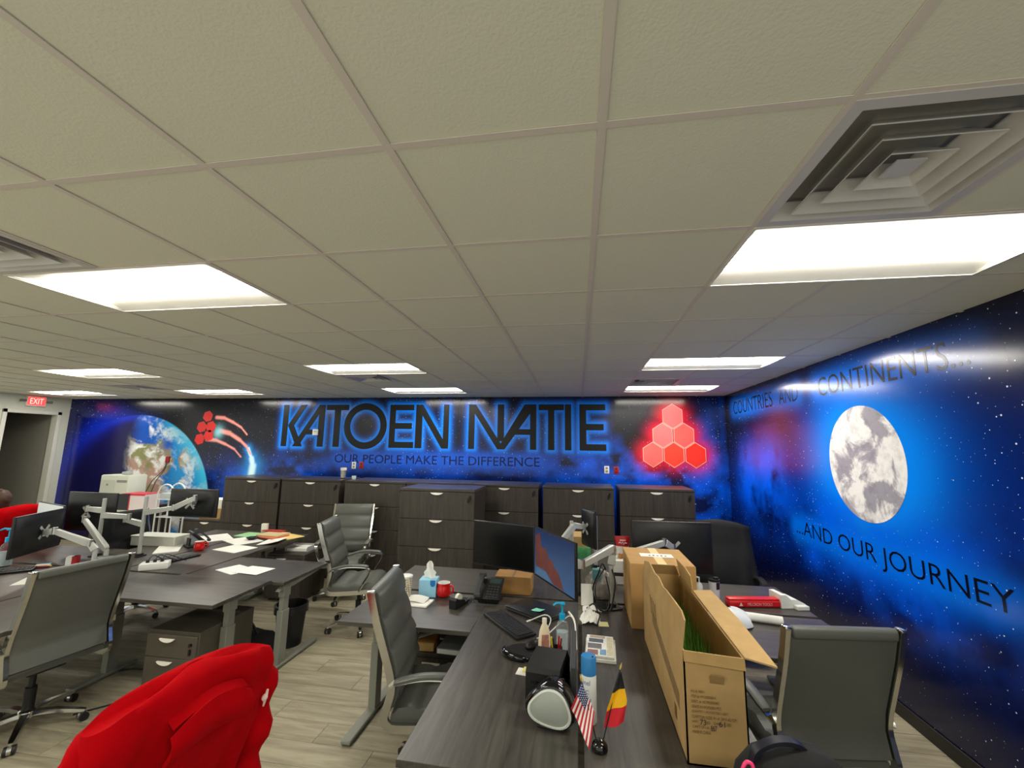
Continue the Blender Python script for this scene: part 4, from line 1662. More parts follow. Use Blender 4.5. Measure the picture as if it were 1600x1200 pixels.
for s, x, k in (('73', 0.05, 6), ('61', 0.118, 6), ('867', 0.088, 7)):
    text_mesh('handwritten_number', s, MARK, 0.022, 0.019, Matrix.Translation((x, -0.0003, LH - 0.15 - 0.0175 * k)) @ MF, fr, 0.0004)
# marker strokes and stains on the long side
b = B()
for q in range(4):
    y0 = 0.62 + 0.05 * q
    tube(b, [(-0.001, y0, 0.36), (-0.001, y0 - 0.03, 0.27)], 0.0025, 4)
obj('marker_strokes', b, PRT, lw, 0)
b = B()
bx(b, -0.0015, -0.0005, 0.16, 0.20, 0.06, 0.11)
obj('stain_patch', b, PRT, lw, 0)

GRASS = mat('artificial_grass', (78, 124, 34), 0.6, noise=0.4, nscale=50)
b = B()
rs = np.random.RandomState(4)
for k in range(1500):
    x, y = 0.415 + rs.rand() * 0.19, 1.90 + rs.rand() * 0.95
    h = 0.16 + 0.17 * rs.rand()
    a = rs.rand() * 6.28
    lx, ly = math.cos(a) * 0.05 * rs.rand(), math.sin(a) * 0.05 * rs.rand()
    lx = max(min(lx, 0.60 - x), 0.41 - x)
    w = 0.003
    p = [b.verts.new(v) for v in ((x - w, y, 0.748), (x + w, y, 0.748), (x + lx * 0.4 + w * 0.8, y + ly * 0.4, 0.748 + h * 0.6), (x + lx, y + ly, 0.748 + h), (x + lx * 0.4 - w * 0.8, y + ly * 0.4, 0.748 + h * 0.6))]
    b.faces.new(p)
o = obj('artificial_grass', b, GRASS, None, 0)
tag(o, 'green artificial grass standing inside the open carton', 'grass', kind='stuff')

t = thing('closed_carton', 'closed tan cardboard box with paper tape and a white label on its top', 'box', (0.34, 3.08, 0.735))
b = B()
bx(b, 0, 0.425, 0, 0.48, 0, 0.415, 0.004, 1)
obj('body', b, mat('cardboard_orange', (182, 142, 86), 0.85, noise=0.12, nscale=10), t)
b = B()
bx(b, 0.185, 0.245, -0.001, 0.48, 0.4152, 0.4162)
bx(b, 0.185, 0.245, -0.0012, 0, 0.37, 0.4162)
obj('paper_tape', b, mat('paper_tape', (226, 200, 146), 0.7), t, 0)
b = B()
vs_ = bx(b, 0.10, 0.33, 0.20, 0.30, 0.4164, 0.4172)
lb = obj('label_sheet', b, PAPER, t, 0)
b = B()
for q in range(5):
    bx(b, 0.16 + 0.028 * q, 0.172 + 0.028 * q, 0.225, 0.25 + 0.01 * (q % 2), 0.4172, 0.4176)
obj('label_print', b, BLACKP, lb, 0)
b = B()
bx(b, 0.13, 0.32, -0.003, 0.0, 0.33, 0.35)  # raised dark strip, its colour stands for the shade inside the opening
obj('hand_hole', b, mat('carton_shadow_gap', (44, 28, 12), 0.9), t, 0)
o = thing('small_carton', 'flat brown cardboard box under the switched-off black monitor', 'box', (-0.69, 3.57, 0.735))
b = B()
bx(b, 0, 0.30, 0, 0.2, 0, 0.135, 0.003, 1)
obj('body', b, mat('cardboard_brown', (158, 118, 66), 0.85, noise=0.15, nscale=10), o)
b = B()
bx(b, 0.14, 0.16, -0.001, 0.2, 0.1352, 0.136)
obj('tape', b, TAPE, o, 0)
t = thing('small_carton', 'tan carton on the low cabinet at left beside the tall row', 'box', (-6.15, 6.2, 0.70))
b = B()
bx(b, 0, 0.4, 0, 0.3, 0, 0.16, 0.004, 1)
obj('body', b, CARD, t)
b = B()
bx(b, 0.02, 0.38, 0.02, 0.28, 0.16, 0.30, 0.004, 1)
obj('paper_stack', b, PAPER, t)
t = thing('small_carton', 'brown box with a green and white bag lid behind the grey pole', 'box', (0.0, 4.75, 0.735))
b = B()
bx(b, -0.12, 0.12, 0, 0.3, 0, 0.24, 0.004, 1)
obj('body', b, CARD, t)
b = B()
bx(b, -0.08, 0.12, -0.04, -0.005, 0, 0.14, 0.015, 2)
obj('green_packet', b, mat('packet_green', (70, 150, 90), 0.5, noise=0.5, nscale=18), t)

# ================================================================== FOREGROUND DESK
DZ = 0.735
# tumbler with a triangle pattern
PAT, nt, bs = new_mat('triangle_pattern')
tc = nt.nodes.new('ShaderNodeTexCoord')
ck = nt.nodes.new('ShaderNodeTexChecker')
mp = nt.nodes.new('ShaderNodeMapping')
mp.inputs['Rotation'].default_value = (0, 0.78, 0.4)
nt.links.new(tc.outputs['Object'], mp.inputs['Vector'])
nt.links.new(mp.outputs['Vector'], ck.inputs['Vector'])
ck.inputs['Scale'].default_value = 75
ck.inputs['Color1'].default_value = L4((226, 218, 196))
ck.inputs['Color2'].default_value = L4((146, 138, 116))
nt.links.new(ck.outputs['Color'], bs.inputs['Base Color'])
t = thing('tumbler', 'tall cream tumbler with a small triangle pattern beside the tissue box', 'cup', (-1.345, 3.30, DZ))
b = B()
lathe(b, [(0.0, 0.0), (0.040, 0.0), (0.044, 0.06), (0.050, 0.165), (0.0, 0.165)], 24)
obj('body', b, PAT, t)
b = B()
lathe(b, [(0.0, 0.165), (0.051, 0.165), (0.051, 0.176), (0.042, 0.180), (0.0, 0.180)], 24)
obj('lid', b, WHITEP, t)
t = thing('tissue_box', 'light blue cube tissue box with a white tissue pulled up', 'tissue box', (-1.20, 3.43, DZ), math.radians(6))
b = B()
bx(b, -0.07, 0.07, -0.06, 0.06, 0, 0.13, 0.003, 1)
obj('carton', b, mat('tissue_blue', (146, 200, 226), 0.6, noise=0.08, nscale=25), t)
b = B()
M = Matrix(((1, 0, 0, 0), (0, 0, -1, -0.0605), (0, 1, 0, 0), (0, 0, 0, 1)))
prism(b, [(0.022, 0.128), (0.022, 0.095), (0.03, 0.083), (0.042, 0.079), (0.054, 0.083), (0.062, 0.095), (0.062, 0.128)], 0, 0.0006, M)
obj('blue_badge', b, mat('badge_blue', (20, 110, 190), 0.5), t, 0)
b = B()


def tis(u, v):
    a = (u - 0.5)
    w = 0.085 * (1 - 0.45 * v - 0.2 * math.sin(PI * v)) + 0.03 * math.exp(-((v - 0.42) / 0.14) ** 2)
    return (a * 2 * w * 0.62, 0.016 * math.sin(7 * u + 3 * v) * (1 - 0.5 * v), 0.125 + 0.135 * v - 0.03 * abs(2 * a) ** 2 * v)


sheet(b, tis, 14, 10, 0.0012)
obj('tissue', b, PAPER, t, 80)
t = thing('napkin_stack', 'white folded paper napkins lying before the tissue box', 'napkins', (-1.235, 3.24, DZ), math.radians(-4))
b = B()
bx(b, -0.12, 0.12, -0.075, 0.075, 0, 0.012, 0.002, 1)
obj('lower_sheets', b, PAPER, t)
b = B()
sheet(b, lambda u, v: (-0.10 + 0.18 * u, -0.03 + 0.10 * v, 0.013 + 0.012 * math.sin(PI * u) + 0.012 * v), 8, 6, 0.002)
obj('top_napkin', b, PAPER, t, 60)


def mug(label, loc, rotz, name='mug', s=1.0):
    t = thing(name, label, 'mug', loc, rotz)
    b = B()
    lathe(b, [(r * s, z * s) for r, z in ((0.0, 0.0), (0.034, 0.0), (0.046, 0.012), (0.050, 0.035), (0.047, 0.062), (0.043, 0.074), (0.044, 0.086), (0.0455, 0.094))], 28, cap=False)
    obj('body', b, REDG, t, 60)
    b = B()
    lathe(b, [(r * s, z * s) for r, z in ((0.0455, 0.094), (0.042, 0.0945), (0.0405, 0.086), (0.0395, 0.074), (0.044, 0.06), (0.046, 0.035), (0.042, 0.014), (0.0, 0.006))], 28, cap=False)
    obj('white_lining', b, WHITEP, t, 60)
    b = B()
    tube(b, spline([(0.044 * s, 0, 0.076 * s), (0.064 * s, 0, 0.080 * s), (0.076 * s, 0, 0.06 * s), (0.070 * s, 0, 0.034 * s), (0.046 * s, 0, 0.022 * s)], 5), 0.0065 * s, 8)
    obj('handle', b, REDG, t, 60)
    return t


mug('glossy red mug with white inside near the tissue box', (-1.075, 3.42, DZ), -0.2, s=1.12)
mug('small red mug on the paper-strewn left desk', (-4.18, 4.27, DZ), 0.4, s=1.05)
# tape dispenser
t = thing('tape_dispenser', 'black tape dispenser with a white roll between red mug and telephone', 'tape dispenser', (-0.90, 3.25, DZ), math.radians(70))
b = B()
M = Matrix(((1, 0, 0, 0), (0, 0, -1, 0.03), (0, 1, 0, 0), (0, 0, 0, 1)))
prism(b, [(-0.08, 0), (0.085, 0), (0.085, 0.03), (0.05, 0.022), (0.035, 0.04), (-0.03, 0.055), (-0.065, 0.075), (-0.08, 0.06)], 0, 0.06, M)
obj('base', b, BLACKP, t)
b = B()
cyl(b, (-0.005, -0.012, 0.055), (-0.005, 0.012, 0.055), 0.033, n=20)
obj('tape_roll', b, mat('tape_white', (226, 222, 206), 0.5), t)
b = B()
box(b, (0.078, 0, 0.036), (0.004, 0.05, 0.012))
obj('cutter', b, STEEL, t, 0)


def telephone(label, loc, rotz, tilt=0.5):
    t = thing('desk_telephone', label, 'telephone', loc, rotz)
    ca, sa = math.cos(tilt), math.sin(tilt)
    Mt = Matrix.Translation((0, -0.09, 0.02)) @ Matrix.Rotation(tilt, 4, 'X')
    b = B()
    vs_ = bx(b, -0.10, 0.10, 0, 0.20, 0, 0.028, 0.008, 2)
    bmesh.ops.transform(b, matrix=Mt, verts=b.verts)
    bx(b, -0.085, 0.085, -0.06, 0.08, 0, 0.022, 0.006, 1)
    bx(b, -0.05, 0.05, 0.045, 0.065, 0.01, 0.10, 0.004, 1)
    ob = obj('body', b, BLACKP, t)
    b = B()
    bx(b, -0.005, 0.085, 0.14, 0.185, 0.027, 0.030, 0.002, 1)
    bmesh.ops.transform(b, matrix=Mt, verts=b.verts)
    obj('display', b, mat('phone_display', (46, 62, 62), 0.25), t)
    me = None
    for r in range(5):
        for c in range(4):
            b = B()
            x, y = 0.0 + 0.0245 * c, 0.018 + 0.023 * r
            bx(b, x - 0.008, x + 0.008, y - 0.006, y + 0.006, 0.027, 0.032, 0.002, 1)
            bmesh.ops.transform(b, matrix=Mt, verts=b.verts)
            obj('button', b, DARKG, ob)
    b = B()
    pts = [(-0.068, 0.0, 0.045), (-0.068, 0.02, 0.062), (-0.068, 0.07, 0.066), (-0.068, 0.13, 0.066), (-0.068, 0.18, 0.062), (-0.068, 0.20, 0.045)]
    tube(b, spline(pts, 4), [1.2] * 4 + [0.8] * 12 + [1.2] * 5, prof=[(-0.024, -0.010), (0.024, -0.010), (0.02, 0.012), (-0.02, 0.012)])
    bmesh.ops.transform(b, matrix=Mt, verts=b.verts)
    obj('handset', b, DARKG, t, 45)
    b = B()
    pts = []
    for k in range(90):
        s = k / 89
        px, py = -0.085 - 0.06 * math.sin(PI * s), -0.05 - 0.03 * math.sin(2 * PI * s) - 0.04 * s
        pts.append((px + 0.006 * math.cos(k * 1.1), py + 0.006 * math.sin(k * 1.1), 0.014 + 0.005 * math.sin(k * 1.1)))
    tube(b, pts, 0.0022, 5)
    obj('coiled_cord', b, BLACKP, t)
    return t


telephone('black desk telephone in front of the brown box under the dark monitor', (-0.695, 3.41, DZ), math.radians(-4), 0.62)
telephone('black desk telephone beside the small red mug on the left desk', (-4.40, 4.42, DZ), math.radians(150), 0.75)

# laptop, keyboard, mouse
t = thing('laptop', 'closed black laptop with a mint sticky note behind the keyboard', 'laptop', (-0.315, 3.235, DZ), math.radians(-35))
b = B()
bx(b, -0.19, 0.19, -0.125, 0.125, 0.006, 0.020, 0.005, 2)
obj('base', b, DARKG, t)
b = B()
bx(b, -0.19, 0.19, -0.125, 0.125, 0.021, 0.030, 0.004, 2)
lid = obj('lid', b, mat('laptop_black', (26, 28, 30), 0.35), t)
b = B()
bx(b, -0.186, -0.182, -0.12, 0.12, 0.012, 0.029)
obj('edge_trim', b, STEEL, lid, 0)
b = B()
sheet(b, lambda u, v: (0.0 + 0.085 * u, -0.055 + 0.06 * v, 0.0305 + 0.012 * u * u), 6, 4, 0.0004)
obj('sticky_note', b, mat('mint_note', (130, 214, 190), 0.7), lid, 60)


def keyboard(label, loc, rotz, w=0.45, d=0.15, m=BLACKP):
    t = thing('keyboard', label, 'keyboard', loc, rotz)
    b = B()
    M = Matrix.Rotation(0.06, 4, 'X')
    bx(b, -w / 2, w / 2, -d / 2, d / 2, 0.004, 0.020, 0.006, 2)
    obj('tray', b, m, t)
    n = 15
    kb = None
    for r in range(5):
        for c in range(n):
            if r == 0 and 4 <= c <= 8:
                if c != 4:
                    continue
                wk = 5
            else:
                wk = 1
            b = B()
            x0 = -w / 2 + 0.016 + c * (w - 0.032) / n
            y0 = -d / 2 + 0.016 + r * (d - 0.034) / 5
            bx(b, x0 + 0.0012, x0 + wk * (w - 0.032) / n - 0.0012, y0 + 0.001, y0 + (d - 0.034) / 5 - 0.001, 0.019, 0.026, 0.0015, 1)
            obj('key', b, KEYM, t, 0)
    return t


KEYM = mat('key_black', (32, 33, 35), 0.5)
keyboard('black keyboard lying diagonally beside the closed laptop', (-0.475, 2.975, DZ), math.radians(-50))
keyboard('black keyboard at the far left edge in front of the dark monitor', (-5.15, 3.20, DZ), math.radians(45), 0.44, 0.15)
keyboard('black keyboard under cables near the white power box on the left desk', (-4.07, 3.88, DZ), math.radians(78), 0.44, 0.14)
t = thing('mouse_pad', 'black mouse pad with a raised gel wrist rest', 'mouse pad', (-0.335, 2.62, DZ), math.radians(-35))
b = B()
prism(b, [(0.105 * math.cos(a) * (1.0 if math.sin(a) > -0.2 else 1.05), 0.115 * math.sin(a)) for a in [2 * PI * k / 28 for k in range(28)]], 0, 0.005)
obj('mat', b, BLACKF, t, 0)
b = B()
tube(b, spline([(-0.10, -0.045, 0.01), (-0.06, -0.085, 0.016), (0.0, -0.10, 0.018), (0.06, -0.085, 0.016), (0.10, -0.045, 0.01)], 5), [0.010] * 3 + [0.018] * 15 + [0.010] * 3, 10)
obj('wrist_rest', b, BLACKG, t, 60)
t = thing('computer_mouse', 'black computer mouse on the gel mouse pad', 'mouse', (-0.285, 2.69, DZ + 0.005), math.radians(-30))
b = B()
ball(b, (0, 0, 0.012), (0.032, 0.055, 0.024), 16, 10)
for v in b.verts:
    v.co.z = max(v.co.z, 0.0)
obj('shell', b, BLACKP, t, 60)
b = B()
cyl(b, (-0.004, 0.03, 0.031), (0.004, 0.03, 0.031), 0.009, n=12)
obj('scroll_wheel', b, DARKG, t)
t = thing('sticky_notes', 'pale yellow sticky notes near the mouse pad', 'sticky notes', (-0.285, 2.415, DZ), math.radians(-8))
b = B()
bx(b, -0.05, 0.03, -0.04, 0.03, 0, 0.002)
obj('white_pad', b, PAPER, t, 0)
b = B()
bx(b, -0.02, 0.04, -0.015, 0.035, 0.002, 0.008)
obj('yellow_pad', b, mat('note_yellow', (232, 224, 130), 0.7), t, 0)
t = thing('lotion_bottle', 'cream lotion bottle standing between mouse pad and sanitizer', 'bottle', (-0.205, 2.62, DZ), 0.3)
b = B()
rings = []
for r, q, z in ((0.034, 0.022, 0.0), (0.037, 0.024, 0.02), (0.036, 0.023, 0.08), (0.030, 0.020, 0.13), (0.018, 0.014, 0.16), (0.013, 0.013, 0.168)):
    rings.append([(r * math.cos(2 * PI * k / 20), q * math.sin(2 * PI * k / 20), z) for k in range(20)])
ring_loft(b, rings)
obj('body', b, mat('lotion_cream', (226, 210, 178), 0.4), t, 60)
b = B()
cyl(b, (0, 0, 0.166), (0, 0, 0.197), 0.014, n=16)
obj('cap', b, mat('cap_ivory', (232, 226, 206), 0.4), t)
b = B()
ring_loft(b, [[(1.012 * r * math.cos(a), 1.02 * q * math.sin(a), z) for a in [-0.9 - 1.3 * k / 8 for k in range(9)]] for r, q, z in ((0.037, 0.0238, 0.03), (0.0362, 0.0233, 0.075), (0.032, 0.021, 0.115))], False, False)
obj('label_print', b, mat('lotion_label', (176, 120, 104), 0.6, noise=0.6, nscale=60), t, 60)


def sanitizer(label, loc, s=1.0):
    t = thing('sanitizer_bottle', label, 'bottle', loc, 0.4)
    b = B()
    lathe(b, [(r * s, z * s) for r, z in ((0.0, 0.0), (0.034, 0.0), (0.036, 0.01), (0.036, 0.12), (0.03, 0.145), (0.016, 0.16), (0.014, 0.175))], 22, cap=False)
    obj('clear_body', b, mat('clear_plastic', (226, 236, 236), 0.05, trans=0.9, alpha=0.55, ior=1.3), t, 60)
    b = B()
    lathe(b, [(r * s, z * s) for r, z in ((0.0, 0.006), (0.031, 0.006), (0.031, 0.10), (0.0, 0.10))], 20)
    obj('gel', b, mat('gel', (206, 220, 224), 0.1, alpha=0.6), t, 60)
    b = B()
    cyl(b, (0, 0, 0.165 * s), (0, 0, 0.195 * s), 0.018 * s, n=16)
    cyl(b, (0, 0, 0.195 * s), (0, 0, 0.245 * s), 0.006 * s, n=10)
    box(b, (0, 0, 0.25 * s), (0.03 * s, 0.024 * s, 0.014 * s), 0.004, 2)
    tube(b, [(0, 0, 0.252 * s), (-0.035 * s, 0.0, 0.255 * s), (-0.055 * s, 0, 0.244 * s)], 0.006 * s, 8)
    obj('pump', b, mat('pump_cyan', (20, 160, 206), 0.35), t)
    return t


sanitizer('clear sanitizer bottle with a bright cyan pump near the speaker', (-0.105, 2.70, DZ), 1.03)
sanitizer('clear sanitizer bottle with a cyan pump at the far left desk edge', (-5.40, 3.38, DZ), 1.35)
# white charging cable
t = thing('charging_cable', 'white charging cable looping behind the lotion and sanitizer bottles', 'cable', (-0.12, 2.85, DZ))
b = B()
tube(b, spline([(-0.19, -0.02, 0.10), (-0.10, 0.0, 0.13), (-0.06, -0.05, 0.12), (-0.10, -0.12, 0.06), (-0.14, -0.10, 0.03), (-0.10, -0.05, 0.02), (0.0, -0.02, 0.10), (0.06, -0.04, 0.15), (0.09, -0.10, 0.12), (0.10, -0.18, 0.02)], 7), 0.0035, 6)
obj('lead', b, WHITEP, t, 60)
b = B()
tube(b, spline([(0.05, 0.0, 0.16), (0.085, -0.05, 0.13), (0.095, -0.12, 0.06), (0.09, -0.2, 0.008)], 7), 0.006, 6)
obj('thick_lead', b, WHITEP, t, 60)
b = B()
cyl(b, (-0.19, -0.02, 0.10), (-0.215, -0.025, 0.092), 0.005, n=8)
obj('plug', b, WHITEP, t)
# pens in a holder
t = thing('pen_holder', 'pen holder with red and yellow pens behind the black box', 'pen holder', (-0.13, 2.50, DZ))
b = B()
lathe(b, [(0.0, 0), (0.032, 0), (0.034, 0.10), (0.030, 0.10), (0.028, 0.01), (0.0, 0.01)], 18)
obj('cup', b, BLACKP, t)
for k, (c, dx, dy) in enumerate((((216, 190, 30), -0.02, 0.0), ((170, 20, 24), 0.01, 0.012), ((150, 16, 22), 0.02, -0.008), ((30, 30, 34), -0.012, -0.015))):
    b = B()
    cyl(b, (dx * 0.5, dy * 0.5, 0.012), (dx * 1.4, dy * 1.4, 0.15), 0.0048, n=8)
    obj('pen', b, mat('pen_tone', c, 0.4), t)
# black box and speaker
t = thing('device_box', 'matte black box-shaped device behind the round-faced speaker', 'device', (-0.150, 2.255, DZ), math.radians(-8))
b = B()
M = Matrix(((0, 0, 1, -0.085), (1, 0, 0, 0), (0, 1, 0, 0), (0, 0, 0, 1)))
prism(b, [(-0.13, 0.0), (0.15, 0.0), (0.15, 0.10), (0.08, 0.165), (-0.13, 0.165), (-0.145, 0.145), (-0.145, 0.03)], 0, 0.16, M)
obj('shell', b, mat('matte_black', (20, 20, 20), 0.55), t, 0)
b = B()
bx(b, -0.06, 0.02, -0.148, -0.143, 0.10, 0.112)
obj('front_slot', b, BLACKG, t, 0)
t = thing('desk_speaker', 'glossy black speaker with a rounded silver-grey face on the desk edge', 'speaker', (-0.125, 2.0, DZ), math.radians(-8))


def rtri(r, k=1.0):
    out = []
    for i in range(40):
        a = 2 * PI * i / 40
        rr = r * (1 + 0.085 * math.cos(3 * (a - PI / 2 + 0.18)))
        out.append((rr * math.cos(a) * 1.10, rr * math.sin(a) * 0.88 + 0.0))
    return out


b = B()
rings = []
for s, y in ((0.55, 0.10), (0.85, 0.075), (0.98, 0.03), (1.0, -0.01), (0.97, -0.03), (0.90, -0.036)):
    rings.append([(p[0] * s, y, p[1] * s + 0.088) for p in rtri(0.098)])
ring_loft(b, rings)
obj('housing', b, BLACKG, t, 50)
b = B()
rings = [[(p[0] * s, y, p[1] * s + 0.084) for p in rtri(0.098)] for s, y in ((0.86, -0.0345), (0.86, -0.040), (0.78, -0.042), (0.76, -0.038))]
ring_loft(b, rings, True, False)
obj('face_ring', b, mat('ring_silver', (214, 220, 210), 0.3), t, 50)
b = B()
rings = [[(p[0] * s, y, p[1] * s + 0.084) for p in rtri(0.098)] for s, y in ((0.77, -0.038), (0.5, -0.043), (0.15, -0.045))]
ring_loft(b, rings)
obj('grille', b, mat('grille_silver', (176, 182, 172), 0.4, 0.4), t, 60)
b = B()
bx(b, -0.06, 0.06, -0.03, 0.07, 0.0, 0.012, 0.004, 1)
obj('foot', b, BLACKP, t)
t = thing('desk_file_board', 'thin dark grey panel standing upright beside the disinfectant can', 'panel', (-0.032, 2.28, DZ))
b = B()
bx(b, -0.012, 0.012, -0.2, 0.2, 0.01, 0.20, 0.003, 1)
obj('board', b, DARKG, t)
b = B()
bx(b, -0.02, 0.02, -0.19, 0.19, 0, 0.012, 0.002, 1)
obj('foot_rail', b, BLACKP, t)
b = B()
bx(b, -0.014, -0.012, -0.2, 0.2, 0.185, 0.2)
obj('metal_edge', b, STEEL, t, 0)
# spray can
t = thing('spray_can', 'white disinfectant spray can with a blue cap behind the little flags', 'spray can', (0.036, 2.06, DZ))
b = B()
lathe(b, [(0.0, 0), (0.031, 0), (0.033, 0.004), (0.033, 0.195), (0.030, 0.205), (0.0, 0.205)], 28)
obj('can', b, mat('can_white', (222, 226, 222), 0.3), t, 50)
b = B()
lathe(b, [(0.0, 0.195), (0.0335, 0.195), (0.0335, 0.262), (0.031, 0.268), (0.0, 0.270)], 28)
cp = obj('cap', b, mat('cap_blue', (42, 120, 180), 0.4), t, 50)
b = B()
cyl(b, (0.018, -0.014, 0.269), (0.018, -0.014, 0.2715), 0.004, n=10)
obj('nozzle_hole', b, BLACKP, cp)


def wrap_text(par, s, r, z, h, w, ang, m):
    o = text_mesh('lettering', s, m, w, h, Matrix.Identity(4), par, 0)
    for v in o.data.vertices:
        a = ang + (v.co.x - w / 2) / r
        z_ = v.co.y + z
        v.co = Vector((r * math.sin(a), -r * math.cos(a), z_))
    return o


CANB = mat('can_print', (52, 60, 150), 0.5)
wrap_text(t, 'inel', 0.0334, 0.160, 0.020, 0.032, -0.35, CANB)
wrap_text(t, 'IC', 0.0334, 0.125, 0.016, 0.020, -0.35, CANB)
wrap_text(t, 'ectant', 0.0334, 0.098, 0.010, 0.034, -0.2, CANB)

# flags
t = thing('desk_flag_stand', 'black stand with small American and Belgian flags on the desk', 'flags', (0.073, 1.89, DZ))
b = B()
lathe(b, [(0.0, 0), (0.03, 0), (0.033, 0.008), (0.030, 0.022), (0.02, 0.034), (0.0, 0.038)], 24)
obj('base', b, BLACKG, t, 50)
GOLD = mat('gold_tip', (206, 176, 96), 0.3, 0.6)
for nm, p0, p1 in (('american', (-0.012, 0, 0.03), (-0.07, 0.01, 0.245)), ('belgian', (0.012, 0, 0.03), (0.088, 0.005, 0.305))):
    b = B()
    cyl(b, p0, p1, 0.0022, n=8)
    obj('pole', b, BLACKP, t)
    b = B()
    d = (Vector(p1) - Vector(p0)).normalized()
    tube(b, [Vector(p1) - d * 0.006, Vector(p1) + d * 0.004, Vector(p1) + d * 0.02], [0.004, 0.005, 0.0008], 8)
    obj('finial', b, GOLD, t)


def flag(nm, o0, down, outv, stripes, wave):
    """cloth hanging from the pole: o0 = top corner, down = along the hoist, outv = fly direction; stripes = list of colour indices along the hoist"""
    o0, down, outv = Vector(o0), Vector(down), Vector(outv)
    b = B()
    n, m = len(stripes), 16
    V = []
    for i in range(n + 1):
        rowv = []
        for j in range(m + 1):
            s, u = i / n, j / m
            p = o0 + down * s + outv * u + Vector((0.0, wave * math.sin(5 * u + 2 * s), -0.01 * math.sin(PI * u) - 0.02 * u * u))
            rowv.append(b.verts.new(p))
        V.append(rowv)
    for i in range(n):
        for j in range(m):
            f = b.faces.new((V[i][j], V[i + 1][j], V[i + 1][j + 1], V[i][j + 1]))
            f.material_index = stripes[i]
    return b, V


FR = mat('flag_red', (186, 24, 44), 0.7)
FW = mat('flag_white', (232, 228, 220), 0.7)
FB = mat('flag_navy', (38, 48, 104), 0.7)
FK = mat('flag_black', (28, 28, 30), 0.7)
FY = mat('flag_yellow', (246, 188, 16), 0.7)
b, V = flag('us', (-0.068, 0.008, 0.232), (-0.042, -0.018, -0.135), (0.0, 0, 0), [0], 0)
b.free()
# american flag: hoist along the pole, stripes hang down and to the right
b = B()
o0, hoist, fly = Vector((-0.069, 0.006, 0.238)), Vector((0.05, -0.006, -0.105)), Vector((-0.044, -0.018, -0.084))
n, m = 13, 14
V = [[b.verts.new(o0 + hoist * (i / n) + fly * (1.0) * (j / m) + Vector((0.022 * (i / n) * (j / m), -0.010 * math.sin(6 * i / n + 3 * j / m) - 0.014 * (j / m), -0.03 * (i / n) * (j / m)))) for j in range(m + 1)] for i in range(n + 1)]
# stripes run along the fly; the canton fills the first seven stripes to 45 percent of the fly
for i in range(n):
    for j in range(m):
        f = b.faces.new((V[i][j], V[i + 1][j], V[i + 1][j + 1], V[i][j + 1]))
        f.material_index = 2 if (i < 7 and j < 6) else (0 if i % 2 == 0 else 1)
usf = obj('american_flag', b, [FR, FW, FB], t, 80)
b = B()
for i in range(6):
    for j in range(5):
        s, u = (i + 0.6) / n * 1.05, (j + 0.55) / m * 1.15
        p = o0 + hoist * s + fly * u + Vector((0.022 * s * u, -0.010 * math.sin(6 * s + 3 * u) - 0.014 * u - 0.0012, -0.03 * s * u))
        ball(b, p, (0.0022, 0.0008, 0.0022), 6, 4)
obj('stars', b, FW, usf, 0)
b = B()
o0, hoist, fly = Vector((0.084, 0.004, 0.292)), Vector((-0.046, -0.001, -0.196)), Vector((0.014, -0.02, -0.085))
V = []
n, m = 12, 12
for i in range(n + 1):
    rowv = []
    for j in range(m + 1):
        s, u = i / n, j / m
        wd_ = 0.012 + 0.066 * min(1.0, 1.7 * s)
        p = o0 + hoist * s + Vector((wd_ * (u - 0.42) + 0.012 * s, -0.006 - 0.008 * math.sin(6 * u + 4 * s), 0.034 * (u - 0.5) * min(1, 2 * s) - 0.004 * math.sin(3 * u)))
        rowv.append(b.verts.new(p))
    V.append(rowv)
for i in range(n):
    for j in range(m):
        f = b.faces.new((V[i][j], V[i + 1][j], V[i + 1][j + 1], V[i][j + 1]))
        f.material_index = i // 4
obj('belgian_flag', b, [FK, FY, mat('flag_scarlet', (206, 30, 44), 0.7)], t, 80)

# magazines and notes on the other desk
MAG = mat('magazine_cover', (206, 204, 196), 0.4, noise=0.7, nscale=22)
t = thing('magazine_stack', 'small stack of picture magazines behind the disinfectant can', 'magazines', (0.115, 2.72, DZ), math.radians(-3))
b = B()
bx(b, -0.085, 0.09, -0.135, 0.135, 0, 0.018, 0.002, 1)
obj('lower_magazine', b, PAPER, t)
b = B()
bx(b, -0.08, 0.08, -0.13, 0.135, 0.0185, 0.034, 0.003, 1)
top = obj('upper_magazine', b, PAPER2, t)
for k, (x0, x1, y0, y1, c) in enumerate(((-0.07, -0.01, -0.12, -0.06, (150, 110, 104)), (0.0, 0.035, -0.115, -0.05, (120, 160, 200)), (-0.07, 0.01, -0.045, 0.02, (120, 118, 122)), (-0.065, 0.02, 0.035, 0.085, (96, 106, 120)), (0.04, 0.074, -0.12, 0.11, (214, 208, 176)), (-0.06, 0.03, 0.095, 0.125, (190, 170, 150)))):
    b = B()
    bx(b, x0, x1, y0, y1, 0.034, 0.0346)
    obj('cover_picture', b, mat('cover_tone', c, 0.4, noise=0.3, nscale=40), top, 0)
t = thing('crumpled_paper', 'crumpled white paper with a black clip behind the wallpaper monitor', 'paper', (0.055, 3.16, DZ))
b = B()
rs = np.random.RandomState(8)
jit = rs.rand(9, 9)


def crum(u, v):
    j = jit[int(round(u * 8)), int(round(v * 8))]
    return (-0.06 + 0.13 * u + 0.02 * j, -0.08 + 0.15 * v, 0.005 + 0.10 * j * math.sin(PI * u) * (0.3 + 0.7 * v))


